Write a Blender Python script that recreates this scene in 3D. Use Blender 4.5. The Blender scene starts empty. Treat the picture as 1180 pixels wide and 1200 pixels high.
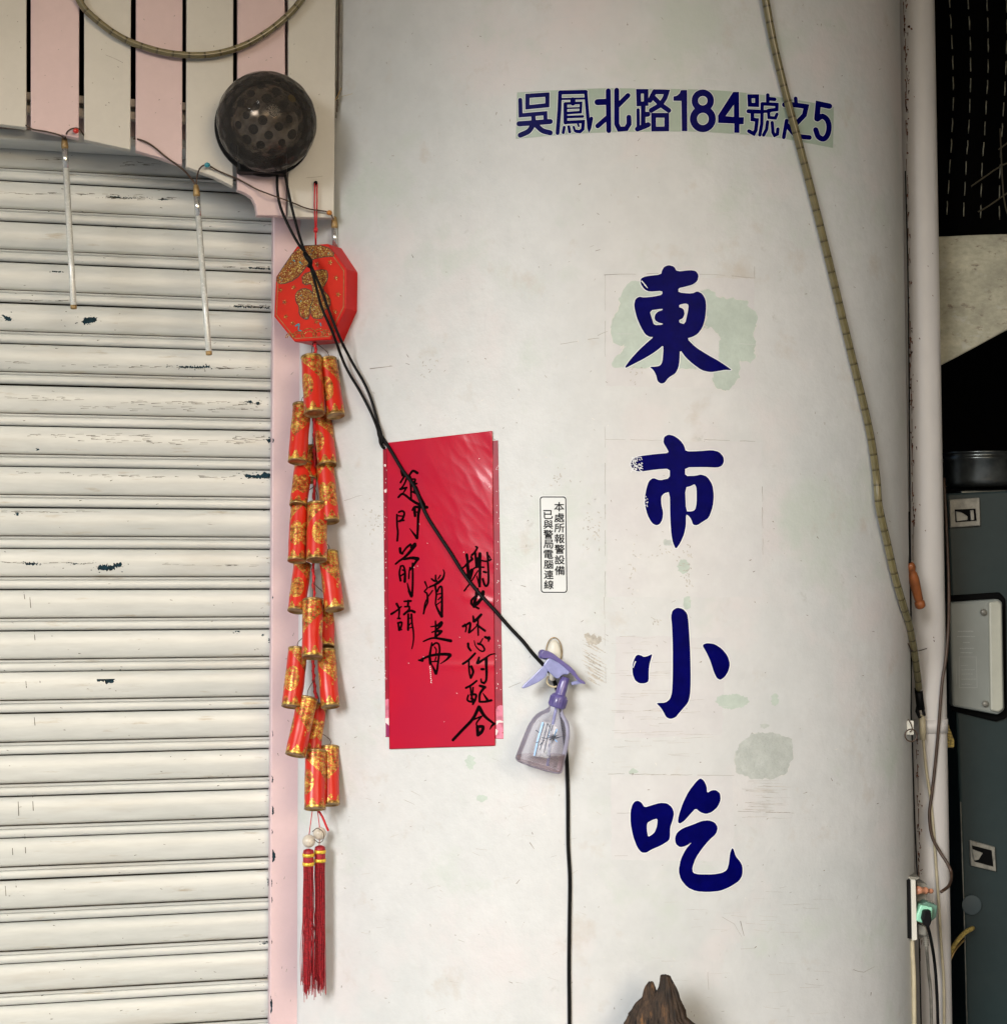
import bpy, bmesh, math, random
from mathutils import Vector, Matrix, noise
from mathutils.geometry import tessellate_polygon
R = math.radians
random.seed(7)
sc = bpy.context.scene
C = sc.collection
U = 1 / 800.0                     # one "unit": a pixel of the photograph at the column's front

# ---------------------------------------------------------------- camera, sky, sun, exposure
PITCH = R(2.0)
CAM = Vector((0, -2.5, 1.5))
cam = bpy.data.objects.new('camera', bpy.data.cameras.new('camera'))
cam.location = CAM
cam.rotation_euler = (R(90) + PITCH, 0, 0)
cam.data.sensor_fit = 'HORIZONTAL'
cam.data.sensor_width = 36
cam.data.lens = 2000 / 1180 * 36
cam.data.clip_start = 0.02
cam.data.clip_end = 500
C.objects.link(cam)
sc.camera = cam

SUN_EL, SUN_AZ = R(19), R(-30)    # azimuth: left of the camera's back
w = bpy.data.worlds.new("World")
sc.world = w
w.use_nodes = True
wt = w.node_tree
bgn = wt.nodes['Background']
sky = wt.nodes.new('ShaderNodeTexSky')
sky.sky_type = 'NISHITA'
sky.sun_disc = False
sky.sun_elevation = SUN_EL
sky.sun_rotation = R(180) + SUN_AZ
sky.dust_density = 4.0
hs = wt.nodes.new('ShaderNodeHueSaturation')
hs.inputs['Saturation'].default_value = 0.85
wt.links.new(sky.outputs[0], hs.inputs['Color'])
wt.links.new(hs.outputs[0], bgn.inputs['Color'])
bgn.inputs['Strength'].default_value = 0.07
sun = bpy.data.objects.new('sun', bpy.data.lights.new('sun', 'SUN'))
sun.data.energy = 1.25
sun.data.angle = R(22)
sun.data.color = (1.0, 0.985, 0.97)
sd = Vector((math.sin(SUN_AZ) * math.cos(SUN_EL), -math.cos(SUN_AZ) * math.cos(SUN_EL), math.sin(SUN_EL)))
sun.rotation_euler = sd.to_track_quat('Z', 'Y').to_euler()
sun.location = (-3, -6, 6)
C.objects.link(sun)
sc.view_settings.view_transform = 'Standard'
sc.view_settings.look = 'None'
sc.view_settings.gamma = 1
sc.view_settings.use_curve_mapping = False
sc.view_settings.exposure = 1.24
sc.cycles.max_bounces = 10
sc.cycles.transparent_max_bounces = 16

# ---------------------------------------------------------------- where things stand
def ray(px, py):
    x = (px - 590) / 2000; y = (600 - py) / 2000
    cp, sp = math.cos(PITCH), math.sin(PITCH)
    return Vector((x, cp - y * sp, sp + y * cp))
def P(px, py, d):
    r = ray(px, py); t = (d * U + 2.5) / r.y
    return CAM + r * t
def PP(px, py, a, b):             # a point on the upright plane  depth = a + b*X (in units)
    r = ray(px, py); k = r.x / r.y
    d = (a + b * k * 2000) / (1 - b * k)
    return P(px, py, d)
XC = 135.0
def ax_(z): return 397 - 5 * (z - 1.5) / .75
def sag(X, z=1.5):                # column profile: depth (units) at lateral X (units)
    x = X - XC
    if x < 0: return x * x / 850.0
    u = min(x / ax_(z), 1.0)
    return 260 * (1 - math.sqrt(max(0, 1 - u * u)))
def colnorm(X, z=1.5):
    x = X - XC
    if x < 0: s = 2 * x / 850.0
    else:
        u = min(x / ax_(z), .995); s = 260 / ax_(z) * u / math.sqrt(1 - u * u)
    return Vector((s, -1, 0)).normalized()
def dent(x, y, z): return .0008 * noise.noise(Vector((x * 5, 3, z * 4)))
def cp_(px, py, off=0.0):         # point on the column seen at (px, py), lifted off mm
    d = 20.0
    for _ in range(30):
        p = P(px, py, d)
        d = .4 * d + .6 * sag(p.x / U, p.z)
    p = P(px, py, d)
    return p + Vector((0, dent(*p), 0)) + colnorm(p.x / U, p.z) * (off * .001)
SA, SB = 275.0, .25               # shutter plane
JA = SA - 24                      # jamb plane (front)
PA = SA - 98                      # plank front plane
TANG = Vector((1, SB, 0)).normalized()
OUT = Vector((SB, -1, 0)).normalized()

# ---------------------------------------------------------------- mesh helpers
ORG = {}
def add(name, V, F, mat, parent=None, smooth=False, uv=None, **props):
    V = [Vector(v) for v in V]
    if V:
        lo = Vector([min(v[i] for v in V) for i in range(3)]); hi = Vector([max(v[i] for v in V) for i in range(3)])
        c = (lo + hi) / 2
    else: c = Vector()
    me = bpy.data.meshes.new(name)
    me.from_pydata([v - c for v in V], [], F)
    if mat is not None:
        for m in (mat if isinstance(mat, (list, tuple)) else [mat]): me.materials.append(m)
    if smooth: me.shade_smooth()
    if uv is not None:
        l = me.uv_layers.new(name='UVMap')
        for lp in me.loops: l.data[lp.index].uv = uv[lp.vertex_index]
    o = bpy.data.objects.new(name, me)
    C.objects.link(o)
    if parent is not None:
        o.parent = parent; o.location = c - ORG[parent.name]
    else: o.location = c
    ORG[o.name] = c
    for k, v in props.items(): o[k] = v
    return o
def fixn(o):
    bm = bmesh.new(); bm.from_mesh(o.data)
    bmesh.ops.recalc_face_normals(bm, faces=bm.faces)
    bm.to_mesh(o.data); bm.free()
    return o
def bevel(o, w=.001, seg=2, ang=35):
    m = o.modifiers.new('bevel', 'BEVEL'); m.width = w; m.segments = seg; m.limit_method = 'ANGLE'; m.angle_limit = R(ang)
    return o
def thing(name, label, cat, loc, group=None):
    o = bpy.data.objects.new(name, None); C.objects.link(o)
    o.location = loc; o.empty_display_size = .05
    o['label'] = label; o['category'] = cat
    if group: o['group'] = group
    ORG[o.name] = Vector(loc)
    return o
def box_vf(c, ex, ey, ez):        # centre and three half vectors
    V = [c + ex * a + ey * b + ez * d for a in (-1, 1) for b in (-1, 1) for d in (-1, 1)]
    F = [(0, 1, 3, 2), (4, 6, 7, 5), (0, 4, 5, 1), (2, 3, 7, 6), (0, 2, 6, 4), (1, 5, 7, 3)]
    return V, F
def box(name, c, ex, ey, ez, mat, parent=None, bv=0, **k):
    o = fixn(add(name, *box_vf(Vector(c), Vector(ex), Vector(ey), Vector(ez)), mat, parent, **k))
    if bv: bevel(o, bv)
    return o
def merge(parts):
    V, F = [], []
    for v, f in parts:
        n = len(V); V += list(v); F += [tuple(i + n for i in q) for q in f]
    return V, F
def crom(pts, n=6, closed=False):
    pts = [Vector(p) for p in pts]
    if len(pts) < 3: return pts
    out = []; m = len(pts)
    rng = range(m if closed else m - 1)
    for i in rng:
        p0 = pts[(i - 1) % m] if closed or i > 0 else pts[0] * 2 - pts[1]
        p1 = pts[i]; p2 = pts[(i + 1) % m]
        p3 = pts[(i + 2) % m] if closed or i + 2 < m else p2 * 2 - p1
        for k in range(n):
            t = k / n
            out.append(.5 * ((2 * p1) + (p2 - p0) * t + (2 * p0 - 5 * p1 + 4 * p2 - p3) * t * t + (3 * p1 - p0 - 3 * p2 + p3) * t ** 3))
    if not closed: out.append(pts[-1])
    return out
def tube_vf(pts, r, seg=10, caps=True, smooth=0):
    pts = [Vector(p) for p in pts]
    if smooth: pts = crom(pts, smooth)
    rr = r if callable(r) else (lambda t: r)
    V, F = [], []; n = len(pts)
    t0 = (pts[1] - pts[0]).normalized()
    nrm = t0.orthogonal().normalized()
    for i, p in enumerate(pts):
        t = (pts[min(i + 1, n - 1)] - pts[max(i - 1, 0)]).normalized()
        nrm = (nrm - t * nrm.dot(t)).normalized()
        b = t.cross(nrm)
        q = rr(i / (n - 1))
        for k in range(seg):
            a = 2 * math.pi * k / seg
            V.append(p + (nrm * math.cos(a) + b * math.sin(a)) * q)
    for i in range(n - 1):
        for k in range(seg):
            a = i * seg + k; b_ = i * seg + (k + 1) % seg
            F.append((a, b_, b_ + seg, a + seg))
    if caps:
        F.append(tuple(range(seg))[::-1]); F.append(tuple((n - 1) * seg + k for k in range(seg)))
    return V, F
def tube(name, pts, r, mat, parent=None, seg=10, smooth=0, **k):
    return fixn(add(name, *tube_vf(pts, r, seg, True, smooth), mat, parent, smooth=True, **k))
def lathe_vf(c, ax, prof, seg=24, ref=None, sq=1.0, caps=True):   # prof: (dist along axis, radius)
    ax = ax.normalized(); e1 = (ref if ref is not None else ax.orthogonal()); e1 = (e1 - ax * e1.dot(ax)).normalized(); e2 = ax.cross(e1)
    V, F = [], []
    for h, r in prof:
        for k in range(seg):
            a = 2 * math.pi * k / seg
            V.append(c + ax * h + (e1 * math.cos(a) + e2 * math.sin(a) * sq) * max(r, 1e-5))
    for i in range(len(prof) - 1):
        for k in range(seg):
            a = i * seg + k; b = i * seg + (k + 1) % seg
            F.append((a, b, b + seg, a + seg))
    if caps:
        F.append(tuple(range(seg))[::-1]); F.append(tuple((len(prof) - 1) * seg + k for k in range(seg)))
    return V, F
def lathe(name, c, ax, prof, mat, parent=None, seg=24, smooth=True, **k):
    kk = {x: k.pop(x) for x in ('ref', 'sq', 'caps') if x in k}
    o = fixn(add(name, *lathe_vf(Vector(c), Vector(ax), prof, seg, **kk), mat, parent, smooth=smooth, **k))
    return o
def sharp(o, a=35):
    bm = bmesh.new(); bm.from_mesh(o.data)
    for e in bm.edges:
        if len(e.link_faces) == 2 and e.calc_face_angle(0) > R(a): e.smooth = False
    bm.to_mesh(o.data); bm.free(); return o
# flat shapes in photo-pixel coordinates, laid on a surface by fn(px, py) -> point
def fill_vf(loops, fn, cell=9, off=0):
    flat = [p for l in loops for p in l]
    tris = tessellate_polygon([[Vector((x, y, 0)) for x, y in l] for l in loops])
    bm = bmesh.new()
    vs = [bm.verts.new((x, y, 0)) for x, y in flat]
    for t in tris:
        try: bm.faces.new([vs[i] for i in t])
        except ValueError: pass
    x0, x1 = min(p[0] for p in flat), max(p[0] for p in flat)
    x = x0 + cell
    while x < x1:
        bmesh.ops.bisect_plane(bm, geom=bm.verts[:] + bm.edges[:] + bm.faces[:], plane_co=(x, 0, 0), plane_no=(1, 0, 0), dist=1e-4)
        x += cell
    y0, y1 = min(p[1] for p in flat), max(p[1] for p in flat)
    y = y0 + cell * 2
    while y < y1:
        bmesh.ops.bisect_plane(bm, geom=bm.verts[:] + bm.edges[:] + bm.faces[:], plane_co=(0, y, 0), plane_no=(0, 1, 0), dist=1e-4)
        y += cell * 2
    bm.verts.index_update()
    V = [fn(v.co.x, v.co.y) for v in bm.verts]
    F = [tuple(v.index for v in (f.verts if f.normal.z < 0 else reversed(f.verts))) for f in bm.faces]
    bm.free()
    return V, F
def chaikin(l, q=.2, n=1):
    for _ in range(n):
        o = []
        for i in range(len(l)):
            a, b = l[i], l[(i + 1) % len(l)]
            o.append((a[0] * (1 - q) + b[0] * q, a[1] * (1 - q) + b[1] * q))
            o.append((a[0] * q + b[0] * (1 - q), a[1] * q + b[1] * (1 - q)))
        l = o
    return l
def area(l): return sum(l[i][0] * l[(i + 1) % len(l)][1] - l[(i + 1) % len(l)][0] * l[i][1] for i in range(len(l))) / 2
def inflate(l, d):
    s = 1 if area(l) > 0 else -1
    o = []; n = len(l)
    for i in range(n):
        a, b, c = Vector(l[i - 1]), Vector(l[i]), Vector(l[(i + 1) % n])
        n1 = (b - a); n2 = (c - b)
        n1 = Vector((n1.y, -n1.x)).normalized() * s; n2 = Vector((n2.y, -n2.x)).normalized() * s
        m = n1 + n2
        if m.length < .2: m = n1
        m.normalize()
        k = 1 / max(.6, m.dot(n1))
        o.append(tuple(b + m * d * k))
    return o
def stroke_vf(pts, w0, w1, fn, closed=False, step=3.0, extra=0, sm=True, wm=None):
    P2 = [Vector((x, y)) for x, y in pts]
    if closed: P2 = P2 + [P2[0]]
    if sm and len(P2) > 2 and not closed: P2 = crom(P2, 4)
    # resample
    Q = [P2[0]]
    for a, b in zip(P2, P2[1:]):
        k = max(1, int((b - a).length / step))
        for i in range(1, k + 1): Q.append(a.lerp(b, i / k))
    tot = sum((b - a).length for a, b in zip(Q, Q[1:])) or 1
    L = 0; V2, F = [], []; n = len(Q)
    W = []
    for i, p in enumerate(Q):
        if i: L += (p - Q[i - 1]).length
        t = L / tot
        wd = w0 + (w1 - w0) * t
        W.append(wd / 2 + extra)
        if closed and i in (0, n - 1): d0 = (Q[1] - Q[0]).normalized(); d1 = (Q[-1] - Q[-2]).normalized()
        else:
            d0 = (Q[min(i + 1, n - 1)] - p); d1 = (p - Q[max(i - 1, 0)])
            d0 = d0.normalized() if d0.length > 1e-6 else d1.normalized()
            d1 = d1.normalized() if d1.length > 1e-6 else d0
        m = d0 + d1
        if m.length < .1: m = d0
        m.normalize()
        k = 1 / max(.65, m.dot(d0))
        nn = Vector((-m.y, m.x)) * W[-1] * k
        V2 += [p + nn, p - nn]
    for i in range(n - 1): F.append((2 * i, 2 * i + 1, 2 * i + 3, 2 * i + 2))
    if not closed:
        for e, c, dr in ((0, Q[0], (Q[0] - Q[1])), (n - 1, Q[-1], (Q[-1] - Q[-2]))):
            dr = dr.normalized(); side = Vector((-dr.y, dr.x)); r = W[e]
            ids = [2 * e, 2 * e + 1]
            fan = []
            for k in range(1, 6):
                a = math.pi * k / 6
                V2.append(c + (side * math.cos(a) + dr * math.sin(a)) * r); fan.append(len(V2) - 1)
            A, B = (2 * e, 2 * e + 1)
            if (V2[A] - (c + side * r)).length > (V2[B] - (c + side * r)).length: A, B = B, A
            F.append(tuple([A] + fan + [B]))
    V = [fn(p.x, p.y) for p in V2]
    F2 = []
    for f in F:                      # wind so that the normal looks at the viewer (-y)
        s = sum(V2[f[i]].x * V2[f[(i + 1) % len(f)]].y - V2[f[(i + 1) % len(f)]].x * V2[f[i]].y for i in range(len(f)))
        F2.append(f if s < 0 else tuple(reversed(f)))
    return V, F2
def wob(l, amp, step, seed, freq=.12):   # ragged outline
    o = []; L = 0; sg = 1 if area(l) > 0 else -1
    for i in range(len(l)):
        a, b = Vector(l[i]), Vector(l[(i + 1) % len(l)])
        k = max(1, int((b - a).length / step)); d = (b - a)
        nn = Vector((d.y, -d.x)).normalized() * sg
        for j in range(k):
            p = a.lerp(b, j / k); t = L + d.length * j / k
            f = noise.noise(Vector((t * freq * 1.5, seed * 3.7, 0))) + .6 * noise.noise(Vector((t * freq * 5, seed * 1.3, 4))) + .35 * noise.noise(Vector((t * freq * 14, seed, 9)))
            q = p + nn * amp * (f - .1)
            o.append((q.x, q.y))
        L += d.length
    return o

# ---------------------------------------------------------------- materials
def M(name, col, rough=.6, metal=0.0, var=.06, scale=6, fine=0.0, fscale=120, bump=0.0, bscale=150, tint=None, stretch=(1, 1, 1), spots=None, spec=.5, alpha=None, coat=0, trans=0):
    m = bpy.data.materials.new(name); m.use_nodes = True
    nt = m.node_tree; N = nt.nodes; L = nt.links
    bs = N['Principled BSDF']
    bs.inputs['Roughness'].default_value = rough
    bs.inputs['Metallic'].default_value = metal
    bs.inputs['Specular IOR Level'].default_value = spec
    if coat: bs.inputs['Coat Weight'].default_value = coat; bs.inputs['Coat Roughness'].default_value = .12
    if trans: bs.inputs['Transmission Weight'].default_value = trans
    if alpha is not None: bs.inputs['Alpha'].default_value = alpha
    geo = N.new('ShaderNodeNewGeometry'); mp = N.new('ShaderNodeMapping')
    mp.inputs['Scale'].default_value = stretch
    L.new(geo.outputs['Position'], mp.inputs['Vector'])
    def nz(s, det=4, ro=.6):
        n = N.new('ShaderNodeTexNoise'); n.inputs['Scale'].default_value = s; n.inputs['Detail'].default_value = det; n.inputs['Roughness'].default_value = ro
        L.new(mp.outputs[0], n.inputs['Vector']); return n
    def mix(fac, a, b, blend='MIX'):
        x = N.new('ShaderNodeMix'); x.data_type = 'RGBA'; x.blend_type = blend
        for s, v in ((0, fac), (6, a), (7, b)):
            if hasattr(v, 'is_linked') or hasattr(v, 'links'): L.new(v, x.inputs[s])
            else: x.inputs[s].default_value = v if s == 0 else (*v, 1)
        return x.outputs[2]
    def ramp(src, lo, hi):
        r = N.new('ShaderNodeMapRange'); r.inputs[1].default_value = lo; r.inputs[2].default_value = hi
        L.new(src, r.inputs[0]); return r.outputs[0]
    n1 = nz(scale)
    t = tint or tuple(c * (1 - 2 * var) for c in col)
    c0 = tuple(min(1, c * (1 + var)) for c in col)
    out = mix(ramp(n1.outputs[0], .35, .65), c0, t)
    if fine:
        n2 = nz(fscale, 3, .7)
        out = mix(ramp(n2.outputs[0], .3, .7), out, mix(1.0, out, (1 - fine,) * 3, 'MULTIPLY'))
    if spots:                         # (colour, scale, threshold lo, hi)
        for sc_, ss, lo, hi in spots:
            n3 = nz(ss, 5, .65)
            out = mix(ramp(n3.outputs[0], lo, hi), out, sc_)
    L.new(out, bs.inputs['Base Color'])
    if bump:
        n4 = nz(bscale, 4, .6); b = N.new('ShaderNodeBump'); b.inputs['Strength'].default_value = bump; b.inputs['Distance'].default_value = .002
        L.new(n4.outputs[0], b.inputs['Height']); L.new(b.outputs[0], bs.inputs['Normal'])
    return m
def clearmat(name, tint, tr=.8, rough=.08, body=None, ior=1.33):    # thin clear plastic: see-through film with a glossy skin
    m = bpy.data.materials.new(name); m.use_nodes = True
    nt = m.node_tree; N = nt.nodes; L = nt.links
    for n in list(N): N.remove(n)
    out = N.new('ShaderNodeOutputMaterial'); tp = N.new('ShaderNodeBsdfTransparent'); tp.inputs[0].default_value = (*tint, 1)
    df = N.new('ShaderNodeBsdfPrincipled'); df.inputs['Base Color'].default_value = (*(body or tint), 1); df.inputs['Roughness'].default_value = rough
    nz = N.new('ShaderNodeTexNoise'); nz.inputs['Scale'].default_value = 60
    mr = N.new('ShaderNodeMapRange'); mr.inputs[3].default_value = max(0, 1 - tr - .06); mr.inputs[4].default_value = 1 - tr + .06
    L.new(nz.outputs[0], mr.inputs[0])
    fr = N.new('ShaderNodeFresnel'); fr.inputs[0].default_value = ior
    ad = N.new('ShaderNodeMath'); ad.operation = 'ADD'; ad.use_clamp = True
    L.new(mr.outputs[0], ad.inputs[0]); L.new(fr.outputs[0], ad.inputs[1])
    mx = N.new('ShaderNodeMixShader'); L.new(ad.outputs[0], mx.inputs[0]); L.new(tp.outputs[0], mx.inputs[1]); L.new(df.outputs[0], mx.inputs[2])
    L.new(mx.outputs[0], out.inputs[0])
    return m
m_wall = M('painted_plaster', (.585, .588, .582), .5, var=.03, scale=2.6, tint=(.545, .565, .56), fine=.08, fscale=24, bump=.55, bscale=55,
           spots=[((.61, .565, .56), 3.7, .52, .72), ((.50, .54, .50), 5.5, .56, .70), ((.49, .455, .41), 13, .60, .80), ((.46, .46, .44), 40, .66, .76), ((.30, .26, .22), 190, .73, .78)])
m_patch = M('old_green_paint', (.465, .535, .475), .6, var=.04, scale=30, fine=.05, bump=.3)
m_patch2 = M('bare_grey_green', (.475, .505, .475), .7, var=.06, scale=40, fine=.1, bump=.7, bscale=300)
m_glue = M('dried_glue', (.45, .42, .365), .6, var=.15, scale=90, bump=.5)
m_ghost = M('newer_paint_film', (.575, .58, .575), .4, var=.035, scale=9, tint=(.565, .555, .56), fine=.07, fscale=30, bump=.3, bscale=60)
m_crack = M('hairline_dirt', (.26, .23, .19), .9, var=.2, scale=60)
m_faint = M('faint_trowel_dirt', (.43, .39, .34), .9, var=.2, scale=60)
m_peel = M('peeled_paint_edge', (.66, .64, .60), .5)
m_pinkjamb = M('pink_painted_metal', (.60, .455, .475), .45, var=.03, scale=6, fine=.03, bump=.15, bscale=60, spots=[((.42, .33, .33), 60, .70, .76)])
m_plankp = M('pink_plank_paint', (.60, .455, .455), .5, var=.025, scale=5, fine=.04, fscale=70, bump=.12, bscale=80, spots=[((.30, .22, .2), 130, .75, .79)])
m_plankw = M('cream_plank_paint', (.545, .525, .475), .5, var=.025, scale=5, fine=.04, fscale=70, bump=.12, bscale=80, spots=[((.28, .24, .2), 130, .74, .78)])
m_gapshade = M('gap_shade', (.004, .004, .005), .9, spec=.02)
m_batten = M('batten_wood', (.42, .37, .32), .7, var=.15, scale=50)
m_shut = M('shutter_enamel', (.53, .55, .53), .32, var=.035, scale=4.0, tint=(.475, .50, .485), fine=.12, fscale=30, bump=.12, bscale=30, stretch=(.35, 1, 3.0),
           spots=[((.42, .41, .37), 7, .56, .80), ((.36, .33, .27), 26, .62, .74), ((.20, .18, .15), 70, .70, .77)])
m_grooveshade = M('groove_shade', (.07, .06, .048), .9, var=.3, scale=40, spec=.1)
m_chip = M('chipped_teal_steel', (.008, .028, .042), .6, var=.3, scale=120, spec=.1)
m_scuff = M('brown_scuff', (.10, .088, .065), .8, var=.3, scale=120)
m_navy = M('navy_vinyl', (.0008, .001, .085), .30, var=.10, scale=50, fine=.10, fscale=300, spec=.02, spots=[((.008, .008, .09), 190, .70, .80)])
m_vwhite = M('white_vinyl_edge', (.70, .72, .74), .5, var=.03)
m_addr = M('pale_green_sticker', (.33, .405, .33), .45, var=.04, scale=20, fine=.06, fscale=200)
m_stick = M('white_sticker_film', (.62, .64, .63), .4, var=.02, scale=20)
m_ink = M('black_print', (.006, .006, .007), .5, var=.1, spec=.1)
m_brush = M('brush_ink', (.004, .001, .0015), .45, var=.2, scale=200, spec=.02)
m_red = M('glossy_red_paper', (.43, .002, .020), .36, var=.03, scale=9, tint=(.39, .002, .026), bump=.05, bscale=120, spec=.3, coat=.26)
m_red2 = M('crimson_back_paper', (.28, .004, .022), .4, var=.1, scale=30, spots=[((.75, .3, .4), 420, .70, .74)])
m_petal = M('pink_print', (.70, .19, .28), .4, var=.2, scale=70)
m_petalw = M('white_print', (.75, .62, .60), .4)
m_plum = M('plum_print', (.25, .02, .09), .4)
m_black = M('black_rubber', (.0025, .0025, .003), .5, var=.1, scale=80, spec=.14)
m_rope = None
m_lacq = M('red_lacquer', (.52, .016, .003), .38, var=.05, scale=30, spec=.3)
m_lacq2 = M('red_board', (.50, .004, .002), .45, var=.05, scale=30, spec=.25)
m_string = M('red_string', (.50, .008, .015), .6, var=.1, scale=200)
m_tassel = M('red_tassel_thread', (.34, .005, .014), .55, var=.25, scale=300)
m_goldr = M('gold_thread', (.80, .55, .06), .35, metal=.5, var=.15, scale=200)
m_goldm = M('gold_rim', (.34, .22, .09), .35, metal=.7, var=.2, scale=100)
m_bead = M('pearl_bead', (.55, .50, .42), .25, var=.08, scale=60, spots=[((.35, .30, .24), 60, .6, .8)])
m_wire = M('brown_wire', (.06, .032, .018), .5, var=.2, scale=80)
m_brass = M('aged_brass', (.33, .22, .09), .45, metal=.3, var=.2, scale=120)
m_alu = M('silver_sleeve', (.62, .63, .62), .2, metal=.8, var=.05)
m_ltube = M('milky_tube', (.50, .52, .50), .18, var=.05, scale=80, coat=.6, spots=[((.72, .73, .72), 300, .55, .7)])
m_pipe = M('pvc_pipe', (.66, .63, .60), .42, var=.03, scale=5, fine=.04, fscale=40, spots=[((.40, .30, .22), 70, .70, .78)], stretch=(1, 1, .5))
m_rust = M('rust_stain', (.16, .06, .035), .9, var=.4, scale=160)
m_wood = M('orange_wood_handle', (.30, .09, .022), .4, var=.15, scale=60, coat=.2)
m_cab = M('cabinet_steel', (.014, .026, .027), .38, var=.2, scale=5, spec=.25, tint=(.022, .035, .036), fine=.1, fscale=60, spots=[((.055, .07, .065), 40, .7, .78)])
m_cabd = M('dark_slot', (.003, .003, .003), .7, spec=.05)
m_plate = M('worn_latch_steel', (.23, .22, .185), .45, metal=.2, var=.15, scale=70, spots=[((.12, .09, .06), 120, .62, .72)])
m_ctrl = M('control_box_paint', (.21, .225, .205), .4, var=.05, scale=12, spots=[((.20, .16, .12), 80, .68, .76)])
m_ctrlr = M('control_box_ridge', (.40, .40, .33), .4, var=.05, scale=20)
m_print = M('faded_white_print', (.40, .41, .39), .6)
m_pot = M('brushed_pot_steel', (.13, .14, .135), .3, metal=.9, var=.2, scale=20)
m_conc = M('mottled_concrete', (.52, .49, .36), .85, var=.12, scale=12, fine=.25, fscale=90, bump=.5, bscale=90, stretch=(1, 1, 1.6),
           spots=[((.20, .16, .12), 38, .58, .68), ((.50, .49, .42), 20, .6, .75)])
m_net = M('black_net', (.002, .002, .002), .95, spec=.02)
m_thread = M('pale_net_cord', (.24, .23, .17), .8, var=.3, scale=80)
m_shadewall = M('recess_shade', (.006, .006, .006), .9, spec=.03)  # darkness of the recess put into a near-black wall colour
m_ground = M('paving', (.37, .40, .44), .85, var=.1, scale=3, fine=.15, fscale=60, bump=.3)
m_road = M('asphalt', (.08, .08, .085), .9, var=.1, scale=3, fine=.3, fscale=150)
m_ceil = M('warm_ceiling_plaster', (.60, .50, .35), .8, var=.05, scale=2)
m_drift = M('weathered_driftwood', (.022, .016, .012), .9, var=.3, scale=30, tint=(.085, .052, .032), fine=.6, fscale=70, bump=1.0, bscale=40, stretch=(3.6, 3.6, .5),
            spots=[((.17, .085, .035), 20, .56, .66), ((.006, .005, .004), 34, .58, .64)])
m_lav = clearmat('lavender_bottle', (.96, .955, .985), .93, .08, (.66, .65, .76))
m_liq = clearmat('pinkish_liquid', (.96, .92, .92), .96, .05, (.6, .5, .5))
m_purple = M('purple_nozzle', (.115, .095, .28), .28, var=.08, scale=60, coat=.4)
m_peri = M('periwinkle_trigger', (.25, .27, .50), .3, var=.08, scale=60, coat=.3)
m_blueblk = M('bottle_print', (.03, .04, .07), .4)
m_skyprint = M('bottle_print_blue', (.25, .45, .75), .4)
m_cream = M('cream_plastic', (.60, .58, .50), .4, var=.04)
m_creamcord = M('cream_cable', (.48, .42, .28), .5, var=.08, scale=40)
m_mint = M('mint_plug', (.30, .66, .46), .35, var=.05)
m_mintd = M('mint_plug_side', (.10, .20, .15), .4, var=.1)
m_grey = M('grey_rubber', (.20, .19, .16), .5, var=.15, scale=100)
m_copper = M('salmon_plug', (.48, .21, .12), .4, var=.15, scale=80)
m_yel = M('yellow_mesh_sponge', (.42, .31, .08), .8, var=.3, scale=300)
m_bluebead = M('teal_bead', (.02, .22, .28), .3)
m_redbead = M('red_bead', (.55, .03, .02), .3)
m_orbead = M('orange_bead', (.45, .17, .02), .4)

def rope_mat():                   # old clear light rope: cloudy skin over a dark core, painted highlight lines, repeating joints
    m = M('clouded_light_rope', (.115, .095, .038), .25, var=.12, scale=60, coat=.35, spec=.5)
    nt = m.node_tree; N = nt.nodes; L = nt.links
    uv = N.new('ShaderNodeUVMap'); sep = N.new('ShaderNodeSeparateXYZ'); L.new(uv.outputs[0], sep.inputs[0])
    w1 = N.new('ShaderNodeMath'); w1.operation = 'FRACT'; L.new(sep.outputs[0], w1.inputs[0])
    r1 = N.new('ShaderNodeMapRange'); r1.inputs[1].default_value = .82; r1.inputs[2].default_value = .95; L.new(w1.outputs[0], r1.inputs[0])
    s = N.new('ShaderNodeMath'); s.operation = 'SINE'; k = N.new('ShaderNodeMath'); k.operation = 'MULTIPLY'; k.inputs[1].default_value = 18.85
    L.new(sep.outputs[1], k.inputs[0]); L.new(k.outputs[0], s.inputs[0])
    r2 = N.new('ShaderNodeMapRange'); r2.inputs[1].default_value = .2; r2.inputs[2].default_value = 1; L.new(s.outputs[0], r2.inputs[0])
    bs = N['Principled BSDF']; src = bs.inputs['Base Color'].links[0].from_socket
    a = N.new('ShaderNodeMix'); a.data_type = 'RGBA'; L.new(r2.outputs[0], a.inputs[0]); L.new(src, a.inputs[6]); a.inputs[7].default_value = (.21, .18, .10, 1)
    b = N.new('ShaderNodeMix'); b.data_type = 'RGBA'; L.new(r1.outputs[0], b.inputs[0]); L.new(a.outputs[2], b.inputs[6]); b.inputs[7].default_value = (.045, .035, .014, 1)
    L.new(b.outputs[2], bs.inputs['Base Color'])
    return m
m_rope = rope_mat()

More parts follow.
